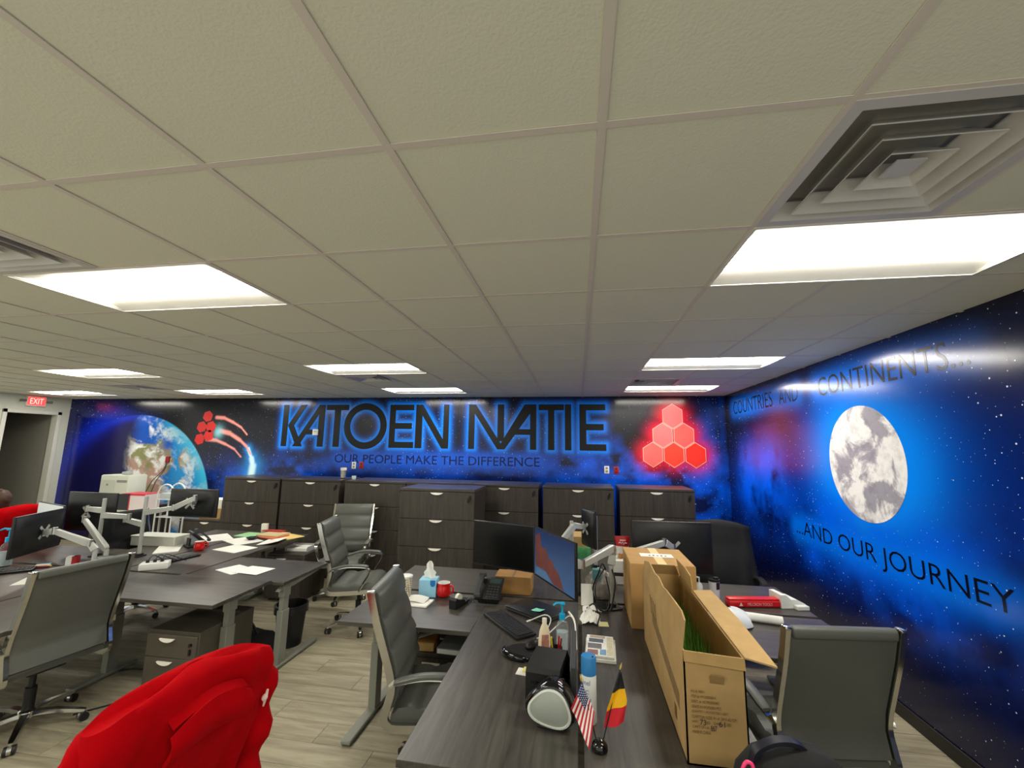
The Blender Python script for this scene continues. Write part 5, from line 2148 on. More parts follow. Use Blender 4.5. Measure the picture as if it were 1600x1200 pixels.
sheet(b, crum, 8, 8, 0.001)
obj('sheet', b, PAPER, t, 20)
b = B()
tube(b, [(0.05, -0.02, 0.07), (0.085, -0.01, 0.05), (0.06, -0.09, 0.01)], 0.006, 6)
obj('clip', b, BLACKP, t)
t = thing('sticky_notes', 'single yellow sticky note on the dark desk beside the crumpled paper', 'sticky notes', (0.155, 3.11, DZ), 0.1)
b = B()
sheet(b, lambda u, v: (-0.035 + 0.07 * u, -0.03 + 0.06 * v, 0.001 + 0.006 * v * v), 4, 4, 0.0006)
obj('note', b, mat('note_pale', (226, 222, 160), 0.7), t, 60)
tag(t, None, None)
# clutter: cables, bag of leads, tablet
CAB = [[(0.12, 3.5, 0.74), (0.10, 3.45, 0.86), (0.14, 3.4, 0.98), (0.17, 3.42, 1.05), (0.2, 3.45, 1.0)],
       [(0.20, 3.52, 1.0), (0.12, 3.42, 0.90), (0.13, 3.34, 0.78), (0.19, 3.32, 0.75), (0.22, 3.38, 0.83), (0.2, 3.46, 0.95)],
       [(0.16, 3.3, 0.745), (0.2, 3.27, 0.76), (0.23, 3.30, 0.80), (0.26, 3.36, 0.94), (0.24, 3.45, 1.02)],
       [(0.05, 3.32, 0.76), (0.10, 3.30, 0.80), (0.13, 3.28, 0.75)]]
for k, P in enumerate(CAB):
    lab = ['black cable rising to the grey monitor arm, leftmost of the tangle', 'looped black cable in the tangle behind the wallpaper monitor', 'long black cable hanging over the white papers by the cartons', 'short black cable end lying on white paper'][k]
    b = B()
    tube(b, spline(P, 8), 0.0055, 6)
    tag(obj('black_cable', b, BLACKP, None, 60), lab, 'cable', 'tangled cables behind the monitor')
t = thing('tablet', 'dark tablet lying among the cables by the cartons', 'tablet', (0.21, 3.42, DZ), math.radians(25))
b = B()
bx(b, -0.10, 0.09, -0.06, 0.07, 0, 0.012, 0.004, 2)
obj('case', b, DARKG, t)
b = B()
bx(b, -0.09, 0.08, -0.05, 0.06, 0.012, 0.0128)
obj('screen', b, SCRK, t, 0)
t = thing('plastic_bag', 'clear bag of parts slumped among cables behind the monitors', 'bag', (0.17, 3.64, DZ))
b = B()
ball(b, (0, 0, 0.10), (0.12, 0.09, 0.12), 18, 12)
rs = np.random.RandomState(2)
for v in b.verts:
    k = 1 + 0.25 * (rs.rand() - 0.5)
    v.co = Vector((v.co.x * k, v.co.y * k, max(0.0, v.co.z * k - 0.01)))
obj('bag_body', b, mat('bag_grey', (170, 164, 158), 0.3, noise=0.5, nscale=25), t, 25)
b = B()
bx(b, -0.07, 0.0, -0.11, -0.06, 0.16, 0.24, 0.006, 2)
obj('teal_packet', b, mat('packet_teal', (96, 150, 156), 0.4), t)
t = thing('paper_pile', 'white papers standing behind the wallpaper monitor by the cables', 'papers', (0.07, 3.44, DZ))
b = B()
bx(b, -0.06, 0.03, -0.02, 0.0, 0, 0.15, 0.001, 1, Matrix.Rotation(-0.3, 4, 'X'))
obj('upright_sheet', b, PAPER, t, 0)
b = B()
sheet(b, lambda u, v: (-0.05 + 0.14 * u, -0.12 + 0.1 * v, 0.003 + 0.012 * math.sin(3 * u)), 6, 4, 0.002)
obj('flat_sheet', b, PAPER, t, 60)
t = thing('white_box', 'white box under the red snack bag behind the grey arm', 'box', (0.40, 4.10, DZ))
b = B()
bx(b, -0.12, 0.12, -0.1, 0.1, 0, 0.20, 0.004, 1)
obj('body', b, WHITEP, t)
b = B()
bx(b, -0.121, 0.121, -0.101, 0.101, 0.07, 0.10)
obj('dark_band', b, DARKG, t, 0)
t = thing('snack_bag', 'red and white snack bag standing between the grey arms', 'snack bag', (0.39, 4.11, DZ + 0.20))
BAGR = mat('bag_red', (178, 26, 30), 0.3)
for nm, z0, z1, m in (('lower_foil', 0.0, 0.105, mat('bag_white', (224, 220, 212), 0.3)), ('upper_foil', 0.105, 0.19, BAGR)):
    b = B()
    rings = []
    for k in range(7):
        z = z0 + (z1 - z0) * k / 6
        hw = 0.052 + 0.018 * (z / 0.19) ** 2
        hd = 0.004 + 0.026 * math.sin(PI * min(1, 0.12 + z / 0.21)) ** 0.8
        rings.append([(hw * math.copysign(abs(math.cos(a)) ** 0.7, math.cos(a)), hd * math.sin(a), z) for a in [2 * PI * q / 20 for q in range(20)]])
    ring_loft(b, rings)
    o = obj(nm, b, m, t, 60)
    if nm == 'lower_foil':
        b = B()
        for q in range(9):
            ball(b, (-0.03 + 0.017 * (q % 4), -0.029, 0.012 + 0.022 * (q // 4) * (1 if q % 4 > 1 else 0.5)), (0.014, 0.004, 0.013), 8, 6)
        obj('biscuit_picture', b, mat('biscuit', (196, 134, 70), 0.6, noise=0.4, nscale=60), o, 60)
    else:
        b = B()
        tube(b, [(-0.035, -0.026, 0.132), (-0.022, -0.028, 0.144), (-0.012, -0.028, 0.128), (0.0, -0.028, 0.146), (0.008, -0.028, 0.122), (0.02, -0.028, 0.138), (0.038, -0.026, 0.134)], 0.004, 6)
        bx(b, -0.025, 0.03, -0.027, -0.022, 0.152, 0.162, 0.002, 1)
        obj('script_mark', b, mat('bag_script', (240, 206, 200), 0.4), o, 60)

# right return: tool case, bottles, roll
t = thing('tool_case', 'long red plastic tool case with pale lettering on the right desk', 'case', (1.315, 3.68, DZ), math.radians(10))
b = B()
bx(b, -0.20, 0.20, -0.04, 0.04, 0, 0.05, 0.014, 3)
obj('body', b, mat('case_red', (200, 26, 28), 0.3), t)
b = B()
bx(b, -0.195, 0.195, -0.03, 0.038, 0.05, 0.062, 0.006, 2)
obj('lid', b, mat('case_red_lid', (216, 40, 40), 0.3), t)
text_mesh('lettering', 'MILCRON TOOLS', mat('case_print', (240, 176, 170), 0.5), 0.19, 0.022, Matrix(((1, 0, 0, -0.06), (0, 0, -1, -0.0405), (0, 1, 0, 0.016), (0, 0, 0, 1))), t, 0.0006)
b = B()
prism(b, [(-0.125, 0.014), (-0.097, 0.014), (-0.111, 0.040)], 0, 0.0008, Matrix(((1, 0, 0, 0), (0, 0, -1, -0.0402), (0, 1, 0, 0), (0, 0, 0, 1))))
obj('triangle_mark', b, mat('case_mark', (240, 200, 190), 0.5), t, 0)
t = thing('foam_block', 'white angular foam block at the end of the right desk', 'foam block', (1.60, 3.76, DZ), math.radians(12))
b = B()
M = Matrix(((1, 0, 0, 0), (0, 0, -1, 0.07), (0, 1, 0, 0), (0, 0, 0, 1)))
prism(b, [(-0.10, 0), (0.09, 0), (0.09, 0.03), (0.03, 0.06), (-0.02, 0.062), (-0.06, 0.095), (-0.10, 0.095)], 0, 0.14, M)
obj('stepped_block', b, mat('foam_white', (226, 228, 218), 0.8), t, 0)
b = B()
bx(b, -0.01, 0.085, -0.12, -0.07, 0, 0.03, 0.004, 1)
obj('thin_ledge', b, mat('foam_white2', (218, 220, 212), 0.8), t)
t = thing('steel_tumbler', 'white tumbler with a black lid behind the carton flap', 'cup', (1.06, 3.74, DZ))
b = B()
lathe(b, [(0.0, 0), (0.034, 0), (0.042, 0.15), (0.0, 0.15)], 24)
obj('body', b, mat('tumbler_white', (206, 208, 214), 0.3), t, 50)
b = B()
lathe(b, [(0.0, 0.15), (0.043, 0.15), (0.043, 0.166), (0.0, 0.17)], 24)
box(b, (0.012, -0.01, 0.175), (0.04, 0.02, 0.02), 0.006, 2)
obj('lid', b, BLACKP, t, 50)
b = B()
ring_loft(b, [[(1.01 * r * math.sin(a), -1.01 * r * math.cos(a), z) for a in [0.1 + 0.9 * k / 8 for k in range(9)]] for r, z in ((0.039, 0.095), (0.042, 0.148))], False, False)
obj('dark_print', b, BLACKP, t, 60)
t = thing('lotion_bottle', 'small white pump bottle left of the white tumbler', 'bottle', (0.97, 3.83, DZ))
b = B()
lathe(b, [(0.0, 0), (0.026, 0), (0.028, 0.08), (0.02, 0.10), (0.01, 0.108), (0.0, 0.108)], 18)
obj('body', b, WHITEP, t, 50)
b = B()
cyl(b, (0, 0, 0.105), (0, 0, 0.15), 0.006, n=10)
cyl(b, (0, 0, 0.145), (-0.02, 0, 0.15), 0.007, n=8)
obj('pump', b, WHITEP, t)
t = thing('dark_bottle', 'dark bottle with a white cap beside the closed carton', 'bottle', (0.81, 3.74, DZ))
b = B()
lathe(b, [(0.0, 0), (0.026, 0), (0.026, 0.13), (0.012, 0.15), (0.0, 0.15)], 18)
obj('body', b, BLACKG, t, 50)
b = B()
cyl(b, (0, 0, 0.15), (0, 0, 0.172), 0.012, n=14)
obj('cap', b, WHITEP, t)
t = thing('plastic_sack', 'white plastic sack with a blue print beyond the carton flap', 'bag', (1.02, 3.30, DZ), 0.2)
b = B()


def sack(u, v):
    a = 2 * PI * u
    r = math.sin(PI * (0.06 + 0.88 * v) * 0.5)
    return (0.16 * r * math.cos(a) * (1 + 0.08 * math.sin(5 * a)), 0.12 * r * math.sin(a), 0.10 * math.cos(PI * 0.5 * (0.06 + 0.88 * v)) * (1 + 0.1 * math.sin(3 * a)))


sheet(b, sack, 28, 10)
obj('sack_body', b, mat('sack_white', (228, 232, 232), 0.5), t, 60)
b = B()
sheet(b, lambda u, v: (-0.10 + 0.06 * u, -0.02 + 0.06 * v, 0.088 + 0.004 * u), 3, 3, 0.002)
obj('blue_print', b, mat('sack_blue', (60, 110, 160), 0.5), t)
t = thing('paper_roll', 'white paper roll lying in front of the red tool case', 'paper roll', (1.25, 3.36, DZ), math.radians(-12))
b = B()
cyl(b, (-0.13, 0, 0.028), (0.13, 0, 0.028), 0.028, n=20)
obj('roll', b, PAPER, t)
b = B()
cyl(b, (-0.132, 0, 0.028), (0.132, 0, 0.028), 0.010, n=12)
obj('core', b, CARD2, t)

# backpack in front of the right chair
t = thing('backpack', 'black backpack with grey strap loops at the bottom right', 'backpack', (0.625, 1.52, 0.61), math.radians(8))
b = B()
rings = []
for z, w, d in ((0.0, 0.15, 0.08), (0.03, 0.17, 0.10), (0.15, 0.18, 0.11), (0.28, 0.175, 0.105), (0.36, 0.15, 0.09), (0.41, 0.11, 0.065), (0.43, 0.05, 0.03)):
    rings.append([(w * math.copysign(abs(math.cos(a)) ** 0.65, math.cos(a)) + 0.008 * math.sin(5 * a + 9 * z), d * math.copysign(abs(math.sin(a)) ** 0.7, math.sin(a)), z) for a in [2 * PI * q / 28 for q in range(28)]])
ring_loft(b, rings)
obj('body', b, BLACKF, t, 60)
b = B()
tube(b, spline([(-0.12, 0.0, 0.38), (-0.11, -0.01, 0.425), (-0.06, -0.015, 0.452), (0.0, -0.01, 0.448), (0.04, 0.0, 0.42), (0.05, 0.0, 0.39)], 6), 1.0, prof=[(-0.012, -0.007), (0.012, -0.007), (0.012, 0.007), (-0.012, 0.007)])
obj('grab_handle', b, mat('handle_sheen', (30, 30, 40), 0.35), t, 50)
GREY = mat('strap_grey', (140, 140, 132), 0.7)
for x in (-0.03, 0.09):
    b = B()
    tube(b, spline([(x - 0.01, -0.07, 0.38), (x, -0.115, 0.37), (x + 0.01, -0.12, 0.31)], 5), 1.0, prof=[(-0.013, -0.003), (0.013, -0.003), (0.013, 0.003), (-0.013, 0.003)])
    obj('strap_loop', b, GREY, t, 50)
b = B()
tube(b, spline([(-0.17, -0.06, 0.20), (-0.12, -0.10, 0.34), (-0.04, -0.12, 0.385), (0.06, -0.11, 0.39)], 6), 0.006, 6)
obj('zip', b, mat('zip_dark', (40, 38, 38), 0.4), t)
t = thing('keychain', 'bright pink keychain with a white tag hanging on the backpack', 'keychain', (0.462, 1.42, 0.995))
PINK = mat('pink_rubber', (240, 60, 120), 0.4)
b = B()
tube(b, spline([(0.0, 0, 0.0), (-0.012, 0, 0.025), (0.0, 0, 0.05), (0.016, 0, 0.045), (0.014, 0, 0.022), (0.0, 0, 0.0)], 5), 0.005, 8)
obj('loop', b, PINK, t, 60)
b = B()
ball(b, (-0.012, 0, -0.028), (0.018, 0.012, 0.028), 12, 8)
tube(b, [(-0.01, 0, -0.005), (-0.035, 0, 0.015)], [0.005, 0.001], 6)
obj('charm', b, PINK, t, 60)
b = B()
box(b, (0.03, 0.004, 0.02), (0.02, 0.002, 0.045), 0, 1, Matrix.Rotation(0.5, 4, 'Y'))
obj('white_tag', b, PAPER, t, 0)

# books on the dark pedestal
t = thing('book', 'brown boxed book lying on the dark pedestal behind the foreground chair', 'book', (-1.08, 3.13, 0.50), 0.1)
b = B()
bx(b, -0.08, 0.06, -0.1, 0.1, 0, 0.06, 0.003, 1)
obj('cover', b, mat('book_brown', (150, 104, 46), 0.7), t)
b = B()
bx(b, -0.078, 0.058, -0.103, -0.099, 0.005, 0.055)
obj('pages', b, CARD2, t, 0)
t = thing('binder', 'grey binder lying on the dark pedestal behind the foreground chair', 'binder', (-0.87, 3.13, 0.50), -0.05)
b = B()
bx(b, -0.11, 0.11, -0.12, 0.14, 0, 0.04, 0.004, 1)
obj('cover', b, mat('binder_grey', (128, 130, 124), 0.5), t)
b = B()
bx(b, -0.10, 0.10, -0.123, -0.119, 0.006, 0.034)
obj('pages', b, PAPER, t, 0)

# ================================================================== LEFT DESKS
def paper(name, label, loc, rotz, w=0.216, d=0.28, th=0.003, m=PAPER, curl=0.0, cat='paper'):
    b = B()
    sheet(b, lambda u, v: ((u - 0.5) * w, (v - 0.5) * d, 0.001 + curl * (u * u) + curl * 0.4 * (1 - v) ** 2 * u), 8, 8, th)
    zmin = min(v.co.z for v in b.verts)
    for v in b.verts:
        v.co.z -= zmin
    o = obj(name, b, m, None, 60, loc, rotz)
    return tag(o, label, cat)


paper('paper_sheet', 'printed sheet on the left return desk, farther left of the two', (-3.24, 3.74, 0.7285), 1.2, m=PAPER2)
paper('paper_sheet', 'overlapping printed sheet on the left return desk, right-hand one', (-3.04, 3.74, 0.7325), 1.45, m=PAPER2)
paper('paper_sheet', 'large blank sheet on the left desk in front of the red mug papers', (-3.86, 4.42, DZ), 1.35, 0.28, 0.36)
paper('paper_sheet', 'curled white sheet hanging at the edge of the left desk', (-3.68, 4.80, DZ + 0.002), 0.25, 0.24, 0.32, curl=0.03)
paper('folder', 'yellow folder at the far end of the left desk', (-3.70, 5.10, DZ + 0.001), 1.2, 0.24, 0.31, 0.006, mat('folder_yellow', (230, 200, 120), 0.7), cat='folder')
paper('folder', 'orange folder under the manila one on the left desk', (-3.90, 5.05, DZ + 0.008), 1.35, 0.25, 0.32, 0.010, mat('folder_orange', (206, 110, 70), 0.7), cat='folder')
paper('folder', 'manila folder on top of the orange one on the left desk', (-3.92, 5.10, DZ + 0.020), 1.5, 0.24, 0.31, 0.012, mat('folder_manila', (206, 186, 140), 0.7), cat='folder')
paper('folder', 'green folder at the back of the left desk papers', (-4.22, 5.08, DZ + 0.001), 1.5, 0.24, 0.31, 0.01, mat('folder_green', (150, 204, 146), 0.7), cat='folder')
paper('folder', 'dark red folder peeking behind the manila one on the left desk', (-4.02, 5.24, DZ + 0.034), 1.55, 0.10, 0.30, 0.008, mat('folder_red', (176, 40, 36), 0.7), cat='folder')
paper('paper_sheet', 'loose white papers around the black tray on the left desk', (-4.08, 4.78, DZ), 1.1, 0.30, 0.40, 0.004)
paper('paper_sheet', 'white papers at the back beside the telephone on the left desk', (-4.52, 4.85, DZ), 0.9, 0.30, 0.42, 0.006)
paper('paper_sheet', 'slanted white sheets left of the telephone on the left desk', (-4.55, 4.25, DZ), 0.7, 0.22, 0.40, 0.008)
t = thing('desk_tray', 'black angular tray among the papers on the left desk', 'tray', (-4.02, 4.86, DZ + 0.006), 0.5)
b = B()
lathe(b, [(0.0, 0), (0.05, 0), (0.075, 0.025), (0.07, 0.025), (0.045, 0.005), (0.0, 0.005)], 6)
obj('dish', b, BLACKP, t, 20)
b = B()
box(b, (0, 0, 0.018), (0.05, 0.03, 0.02), 0.005, 2)
obj('contents', b, DARKG, t)
t = thing('card_holder', 'small white upright card holder among the folders on the left desk', 'card holder', (-4.18, 5.26, DZ), 0.1)
b = B()
bx(b, -0.04, 0.04, -0.02, 0.02, 0, 0.12, 0.004, 1)
obj('body', b, mat('holder_cream', (222, 218, 200), 0.5), t)
b = B()
bx(b, -0.035, 0.035, -0.021, -0.019, 0.05, 0.115)
obj('card', b, PAPER, t, 0)
t = thing('power_box', 'white plastic power box with black leads on the left desk', 'power strip', (-3.98, 3.60, DZ), math.radians(35))
b = B()
bx(b, -0.11, 0.11, -0.06, 0.06, 0, 0.06, 0.008, 2)
obj('body', b, WHITEP, t)
for k in range(3):
    b = B()
    bx(b, -0.07 + 0.055 * k, -0.045 + 0.055 * k, -0.02, 0.01, 0.058, 0.085, 0.004, 1)
    pl = obj('plug', b, BLACKP, t)
    b = B()
    tube(b, spline([(-0.057 + 0.055 * k, -0.005, 0.08), (-0.03 + 0.05 * k, 0.05, 0.11), (0.02 + 0.06 * k, 0.12, 0.06), (0.10 + 0.05 * k, 0.20, 0.01)], 6), 0.004, 6)
    obj('lead', b, BLACKP, pl, 60)
t = thing('hand_stapler', 'yellow and maroon highlighter pens at the far left keyboard', 'pens', (-5.02, 3.42, DZ), 0.5)
t.name = 'highlighter_pens'
for k, (c, y) in enumerate((((232, 196, 110), 0.0), ((120, 30, 60), -0.03))):
    b = B()
    tube(b, [(-0.07, y, 0.011), (0.05, y, 0.011), (0.07, y, 0.011)], [0.011, 0.011, 0.006], 10)
    obj('pen', b, mat('pen_tone', c, 0.5), t)
paper('paper_sheet', 'light blue card in front of the dark monitor at far left', (-5.08, 3.60 - 0.14, DZ), 0.8, 0.10, 0.16, 0.004, mat('card_blue', (150, 200, 220), 0.6))
paper('paper_sheet', 'white sheet beside the chair top on the far left desk', (-4.62, 3.12, DZ), 0.6, 0.2, 0.26)
t = thing('cup_box', 'small red and white carton behind the dark left monitor', 'box', (-4.68, 3.42, DZ), 0.5)
b = B()
bx(b, -0.04, 0.04, -0.03, 0.03, 0, 0.12, 0.003, 1)
obj('body', b, WHITEP, t)
b = B()
bx(b, 0.005, 0.0405, -0.0305, 0.0305, 0.0, 0.12)
obj('red_side', b, mat('carton_red', (170, 20, 30), 0.5), t, 0)
t = thing('docking_box', 'grey equipment box with hanging cords under the left monitor arm', 'device', (-4.42, 3.56, DZ), 0.1)
b = B()
bx(b, -0.16, 0.10, -0.05, 0.05, 0, 0.09, 0.006, 2)
obj('body', b, mat('box_grey', (126, 128, 126), 0.5), t)
b = B()
tube(b, spline([(-0.05, -0.05, 0.08), (-0.06, -0.09, 0.05), (-0.02, -0.12, 0.01), (0.04, -0.13, 0.006)], 6), 0.004, 6)
obj('cord', b, BLACKP, t, 60)
t = thing('storage_bin', 'pale grey box standing behind the left monitor poles', 'box', (-4.84, 4.42, DZ), 0.05)
b = B()
bx(b, -0.30, 0.26, -0.1, 0.1, 0, 0.10, 0.005, 1)
obj('body', b, mat('bin_grey', (190, 192, 180), 0.6), t)
b = B()
bx(b, -0.305, 0.265, -0.105, 0.105, 0.10, 0.112, 0.003, 1)
obj('lid', b, mat('bin_lid', (206, 208, 196), 0.6), t)
t = thing('waste_bin', 'black waste bin on the floor under the left return desk', 'bin', (-2.80, 4.0, 0))
b = B()
lathe(b, [(0.0, 0), (0.11, 0), (0.14, 0.36), (0.15, 0.37), (0.135, 0.37), (0.105, 0.02), (0.0, 0.02)], 24)
obj('tub', b, BLACKP, t, 40)
b = B()
lathe(b, [(0.137, 0.372), (0.152, 0.37), (0.154, 0.30), (0.140, 0.30)], 24, cap=False)
obj('liner', b, mat('bin_liner', (30, 30, 32), 0.3), t, 40)
t = thing('document_tray', 'white document tray on the low dark drawer unit by the back chair', 'tray', (-3.58, 5.2, 0.56), 0.1)
b = B()
bx(b, -0.15, 0.15, -0.11, 0.11, 0, 0.012, 0.003, 1)
for s in (-1, 1):
    bx(b, s * 0.145, s * 0.15, -0.11, 0.11, 0, 0.06)
bx(b, -0.15, 0.15, 0.105, 0.11, 0, 0.06)
obj('frame', b, mat('tray_grey', (170, 172, 170), 0.4), t)
b = B()
bx(b, -0.13, 0.13, -0.1, 0.1, 0.012, 0.04)
obj('papers', b, PAPER, t, 0)

t = thing('duffel_bag', 'black duffel bag slumped on the floor under the left return desk', 'bag', (-3.0, 3.72, 0), 0.3)
b = B()
rings = []
for x, w, h in ((-0.24, 0.05, 0.08), (-0.22, 0.10, 0.18), (-0.1, 0.13, 0.24), (0.05, 0.13, 0.22), (0.18, 0.11, 0.19), (0.23, 0.05, 0.10)):
    rings.append([(x + 0.01 * math.sin(4 * a), w * math.cos(a), max(0.0, h * 0.5 + h * 0.52 * math.sin(a) + 0.008 * math.sin(5 * a + 20 * x))) for a in [2 * PI * q / 20 for q in range(20)]])
ring_loft(b, rings)
obj('body', b, BLACKF, t, 60)
b = B()
tube(b, spline([(-0.10, -0.05, 0.22), (-0.06, -0.06, 0.30), (0.02, -0.06, 0.31), (0.08, -0.05, 0.21)], 6), 0.010, 8)
obj('strap', b, BLACKP, t, 60)
b = B()
tube(b, spline([(-3.55, 2.75, 0.006), (-3.35, 3.0, 0.006), (-3.42, 3.25, 0.006), (-3.7, 3.35, 0.006), (-3.95, 3.25, 0.006)], 8), 0.006, 6)
tag(obj('floor_cable', b, BLACKP, None, 60), 'thin black cable lying on the floor behind the left chair', 'cable')

# printer corner
t = thing('printer', 'large off-white office printer at the back left before the mural', 'printer', (-7.55, 6.27, 0.86))
PRN = mat('printer_white', (216, 220, 206), 0.5)
b = B()
bx(b, -0.46, 0.10, -0.2, 0.12, 0, 0.50, 0.02, 2)
pb = obj('body', b, PRN, t)
b = B()
bx(b, -0.44, -0.16, -0.206, -0.198, 0.12, 0.42, 0.006, 1)
obj('front_panel', b, mat('printer_panel', (206, 210, 196), 0.5), pb)
b = B()
bx(b, -0.12, 0.08, -0.206, -0.198, 0.38, 0.42)
obj('paper_slot', b, mat('slot_grey', (150, 152, 146), 0.6), pb, 0)
b = B()
cyl(b, (-0.30, -0.206, 0.34), (-0.30, -0.212, 0.34), 0.02, n=14)
obj('emblem', b, mat('emblem_grey', (150, 154, 146), 0.4), pb)
b = B()
box(b, (-0.06, -0.10, 0.53), (0.12, 0.10, 0.05), 0.012, 2)
obj('control_pod', b, mat('pod_grey', (176, 186, 176), 0.4), t)
t = thing('toner_box', 'black box with a red and white lid in front of the printer', 'box', (-7.0, 5.86, 0.86), 0.0)
b = B()
bx(b, -0.20, 0.02, -0.12, 0.12, 0, 0.24, 0.004, 1)
obj('black_carton', b, mat('carton_black', (24, 24, 30), 0.4), t)
b = B()
bx(b, 0.022, 0.30, -0.12, 0.14, 0.0, 0.245, 0.004, 1)
obj('white_carton', b, mat('carton_white', (226, 214, 212), 0.5), t)
b = B()
bx(b, 0.02, 0.302, -0.124, -0.119, 0.225, 0.247)
bx(b, 0.02, 0.036, -0.124, -0.119, 0.0, 0.247)
bx(b, -0.12, 0.302, -0.122, 0.14, 0.246, 0.252)
obj('red_trim', b, mat('trim_red', (206, 50, 70), 0.5), t, 0)
t = thing('printer_table', 'low dark stand carrying the black and white cartons', 'table', (-7.0, 5.86, 0))
b = B()
bx(b, -0.26, 0.36, -0.2, 0.17, 0.80, 0.86, 0.004, 1)
obj('top', b, mat('stand_pale', (196, 200, 184), 0.5), t)
for sx in (-0.24, 0.34):
    for sy in (-0.17, 0.14):
        b = B()
        cyl(b, (sx, sy, 0), (sx, sy, 0.80), 0.016, n=10)
        obj('leg', b, SILVER, t)
t = thing('wire_rack', 'white arched wire rack standing beside the cartons at back left', 'rack', (-6.44, 5.95, 0))
WIRE = mat('wire_white', (220, 224, 220), 0.35)
for y in (-0.10, 0.10):
    b = B()
    tube(b, [(-0.15, y, 0.0), (-0.15, y, 1.08)] + [(-0.15 * math.cos(PI * k / 10), y, 1.08 + 0.18 * math.sin(PI * k / 10)) for k in range(1, 10)] + [(0.15, y, 1.08), (0.15, y, 0.0)], 0.012, 8)
    obj('arched_rail', b, WIRE, t, 50)
for z in (0.30, 0.75, 1.02):
    b = B()
    bx(b, -0.15, 0.15, -0.10, 0.10, z, z + 0.012)
    sh = obj('shelf', b, WIRE, t, 0)
b = B()
bx(b, -0.12, 0.10, -0.08, 0.08, 1.032, 1.12, 0.01, 2)
obj('grey_bundle', b, mat('bundle_grey', (176, 186, 186), 0.7), t)
# steel flask on the cabinets
t = thing('flask', 'small silver flask standing on the cabinets under the sign', 'flask', (-3.62, 6.15, 1.40))
b = B()
lathe(b, [(0.0, 0), (0.036, 0), (0.044, 0.125), (0.0, 0.125)], 20)
obj('body', b, mat('flask_silver', (200, 196, 180), 0.25, 0.8), t, 40)
b = B()
lathe(b, [(0.044, 0.125), (0.046, 0.132), (0.046, 0.165), (0.0, 0.168)], 20, cap=False)
obj('lid', b, WHITEP, t, 40)
b = B()
lathe(b, [(0.0375, 0.0), (0.0385, 0.012), (0.0385, 0.012)], 20, cap=False)
obj('dark_band', b, BLACKP, t, 40)
t = thing('glass_tumbler', 'small clear glass beside the silver flask on the cabinets', 'glass', (-3.41, 6.1, 1.40))
b = B()
lathe(b, [(0.0, 0.004), (0.028, 0.004), (0.033, 0.05), (0.035, 0.05), (0.03, 0.0), (0.0, 0.0)], 20, cap=False)
obj('wall', b, mat('glass', (214, 226, 226), 0.05, alpha=0.5), t, 50)
b = B()
lathe(b, [(0.0, 0.006), (0.027, 0.006), (0.029, 0.02), (0.0, 0.02)], 20)
obj('base', b, mat('glass_base', (190, 206, 210), 0.1, alpha=0.6), t, 50)

# ================================================================== PERSON at the far left, mostly outside the picture
t = thing('person', 'seated person with brown hair and a grey top at the left picture edge', 'person', (-6.50, 3.9, 0), math.radians(90))
me = bpy.data.meshes.new('body')
J = [(0, 0.0, 0.52), (0, -0.03, 0.70), (0, -0.06, 0.88), (0, -0.05, 1.00), (0, -0.03, 1.06), (0, -0.01, 1.12),
     (0.16, -0.05, 0.99), (0.20, 0.0, 0.76), (0.16, 0.22, 0.72), (0.15, 0.30, 0.73),
     (-0.16, -0.05, 0.99), (-0.20, 0.0, 0.76), (-0.16, 0.22, 0.72), (-0.15, 0.30, 0.73),
     (0.09, 0.03, 0.53), (0.10, 0.40, 0.53), (0.10, 0.40, 0.10), (0.10, 0.52, 0.05),
     (-0.09, 0.03, 0.53), (-0.10, 0.40, 0.53), (-0.10, 0.40, 0.10), (-0.10, 0.52, 0.05)]
E_ = [(0, 1), (1, 2), (2, 3), (3, 4), (4, 5), (3, 6), (6, 7), (7, 8), (8, 9), (3, 10), (10, 11), (11, 12), (12, 13), (0, 14), (14, 15), (15, 16), (16, 17), (0, 18), (18, 19), (19, 20), (20, 21)]
RD = [0.14, 0.13, 0.14, 0.09, 0.055, 0.05, 0.06, 0.045, 0.035, 0.03, 0.06, 0.045, 0.035, 0.03, 0.085, 0.065, 0.045, 0.035, 0.085, 0.065, 0.045, 0.035]
me.from_pydata([Vector(j) for j in J], E_, [])
ob = bpy.data.objects.new('body', me)
COL.objects.link(ob)
sk = ob.modifiers.new('skin', 'SKIN')
for i, r in enumerate(RD):
    me.skin_vertices[0].data[i].radius = (r, r * 0.8)
me.skin_vertices[0].data[0].use_root = True
ss = ob.modifiers.new('sub', 'SUBSURF')
ss.levels = 2
ss.render_levels = 2
me.materials.append(mat('grey_top', (190, 194, 190), 0.85))
ob.parent = t
SKIN = mat('skin', (206, 158, 130), 0.55)
b = B()
ball(b, (0, 0.0, 1.23), (0.075, 0.095, 0.115), 20, 14)
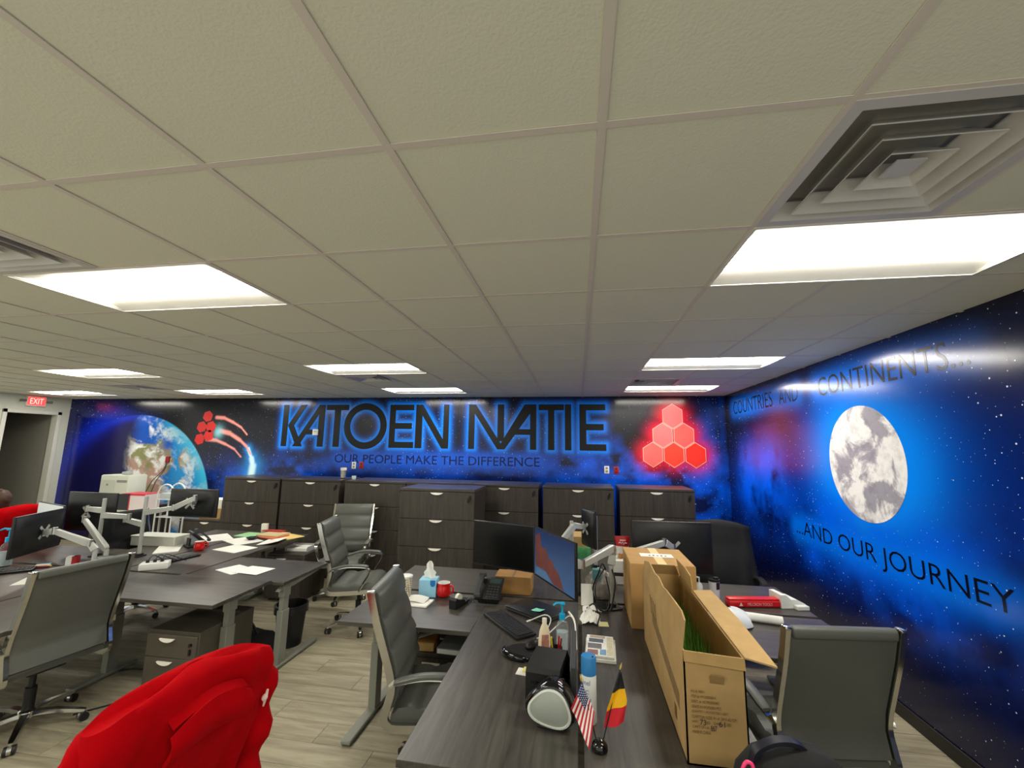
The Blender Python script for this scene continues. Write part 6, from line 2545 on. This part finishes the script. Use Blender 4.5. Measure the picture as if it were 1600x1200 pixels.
for v in b.verts:                     # jaw, brow and eye hollows
    if v.co.y > 0.03 and v.co.z < 1.2:
        v.co.x *= 0.86
    if v.co.y > 0.06 and 1.225 < v.co.z < 1.26 and 0.015 < abs(v.co.x) < 0.05:
        v.co.y -= 0.008
tube(b, [(0, 0.088, 1.245), (0, 0.108, 1.215), (0, 0.09, 1.205)], [0.008, 0.014, 0.008], 8)
for s in (-1, 1):
    ball(b, (s * 0.076, -0.01, 1.225), (0.010, 0.02, 0.03), 8, 6)
hd = obj('head', b, SKIN, t, 60)
b = B()
for s in (-1, 1):
    ball(b, (s * 0.03, 0.082, 1.24), (0.012, 0.008, 0.007), 8, 6)
obj('eyes', b, WHITEP, hd, 60)
b = B()
tube(b, [(-0.025, 0.083, 1.17), (0, 0.09, 1.168), (0.025, 0.083, 1.17)], 0.006, 6)
obj('mouth', b, mat('lip', (170, 90, 86), 0.5), hd, 60)
b = B()
ball(b, (0, -0.022, 1.25), (0.098, 0.105, 0.118), 22, 16)
rs = np.random.RandomState(3)
for v in list(b.verts):
    if v.co.y > 0.045 and v.co.z < 1.29:
        v.co.y = 0.045
    v.co += Vector(((rs.rand() - .5) * .012, (rs.rand() - .5) * .012, (rs.rand() - .5) * .012))
    if v.co.z < 1.2 and v.co.y < 0.02:
        v.co.z -= 0.07
obj('hair', b, mat('brown_hair', (64, 40, 26), 0.6, noise=0.5, nscale=60), t, 60)
for s in (-1, 1):                     # hands with five fingers each
    b = B()
    ball(b, (s * 0.15, 0.335, 0.735), (0.038, 0.045, 0.016), 12, 8)
    for k in range(4):
        x = s * 0.15 + (-0.028 + 0.0185 * k)
        L = (0.062, 0.072, 0.068, 0.052)[k]
        tube(b, [(x, 0.36, 0.738), (x, 0.36 + L * 0.55, 0.742), (x, 0.36 + L, 0.728)], [0.009, 0.0085, 0.006], 8)
    tube(b, [(s * 0.15 - s * 0.03, 0.325, 0.733), (s * 0.15 - s * 0.055, 0.355, 0.733), (s * 0.15 - s * 0.06, 0.385, 0.726)], [0.010, 0.009, 0.007], 8)
    obj('hand', b, SKIN, t, 60)
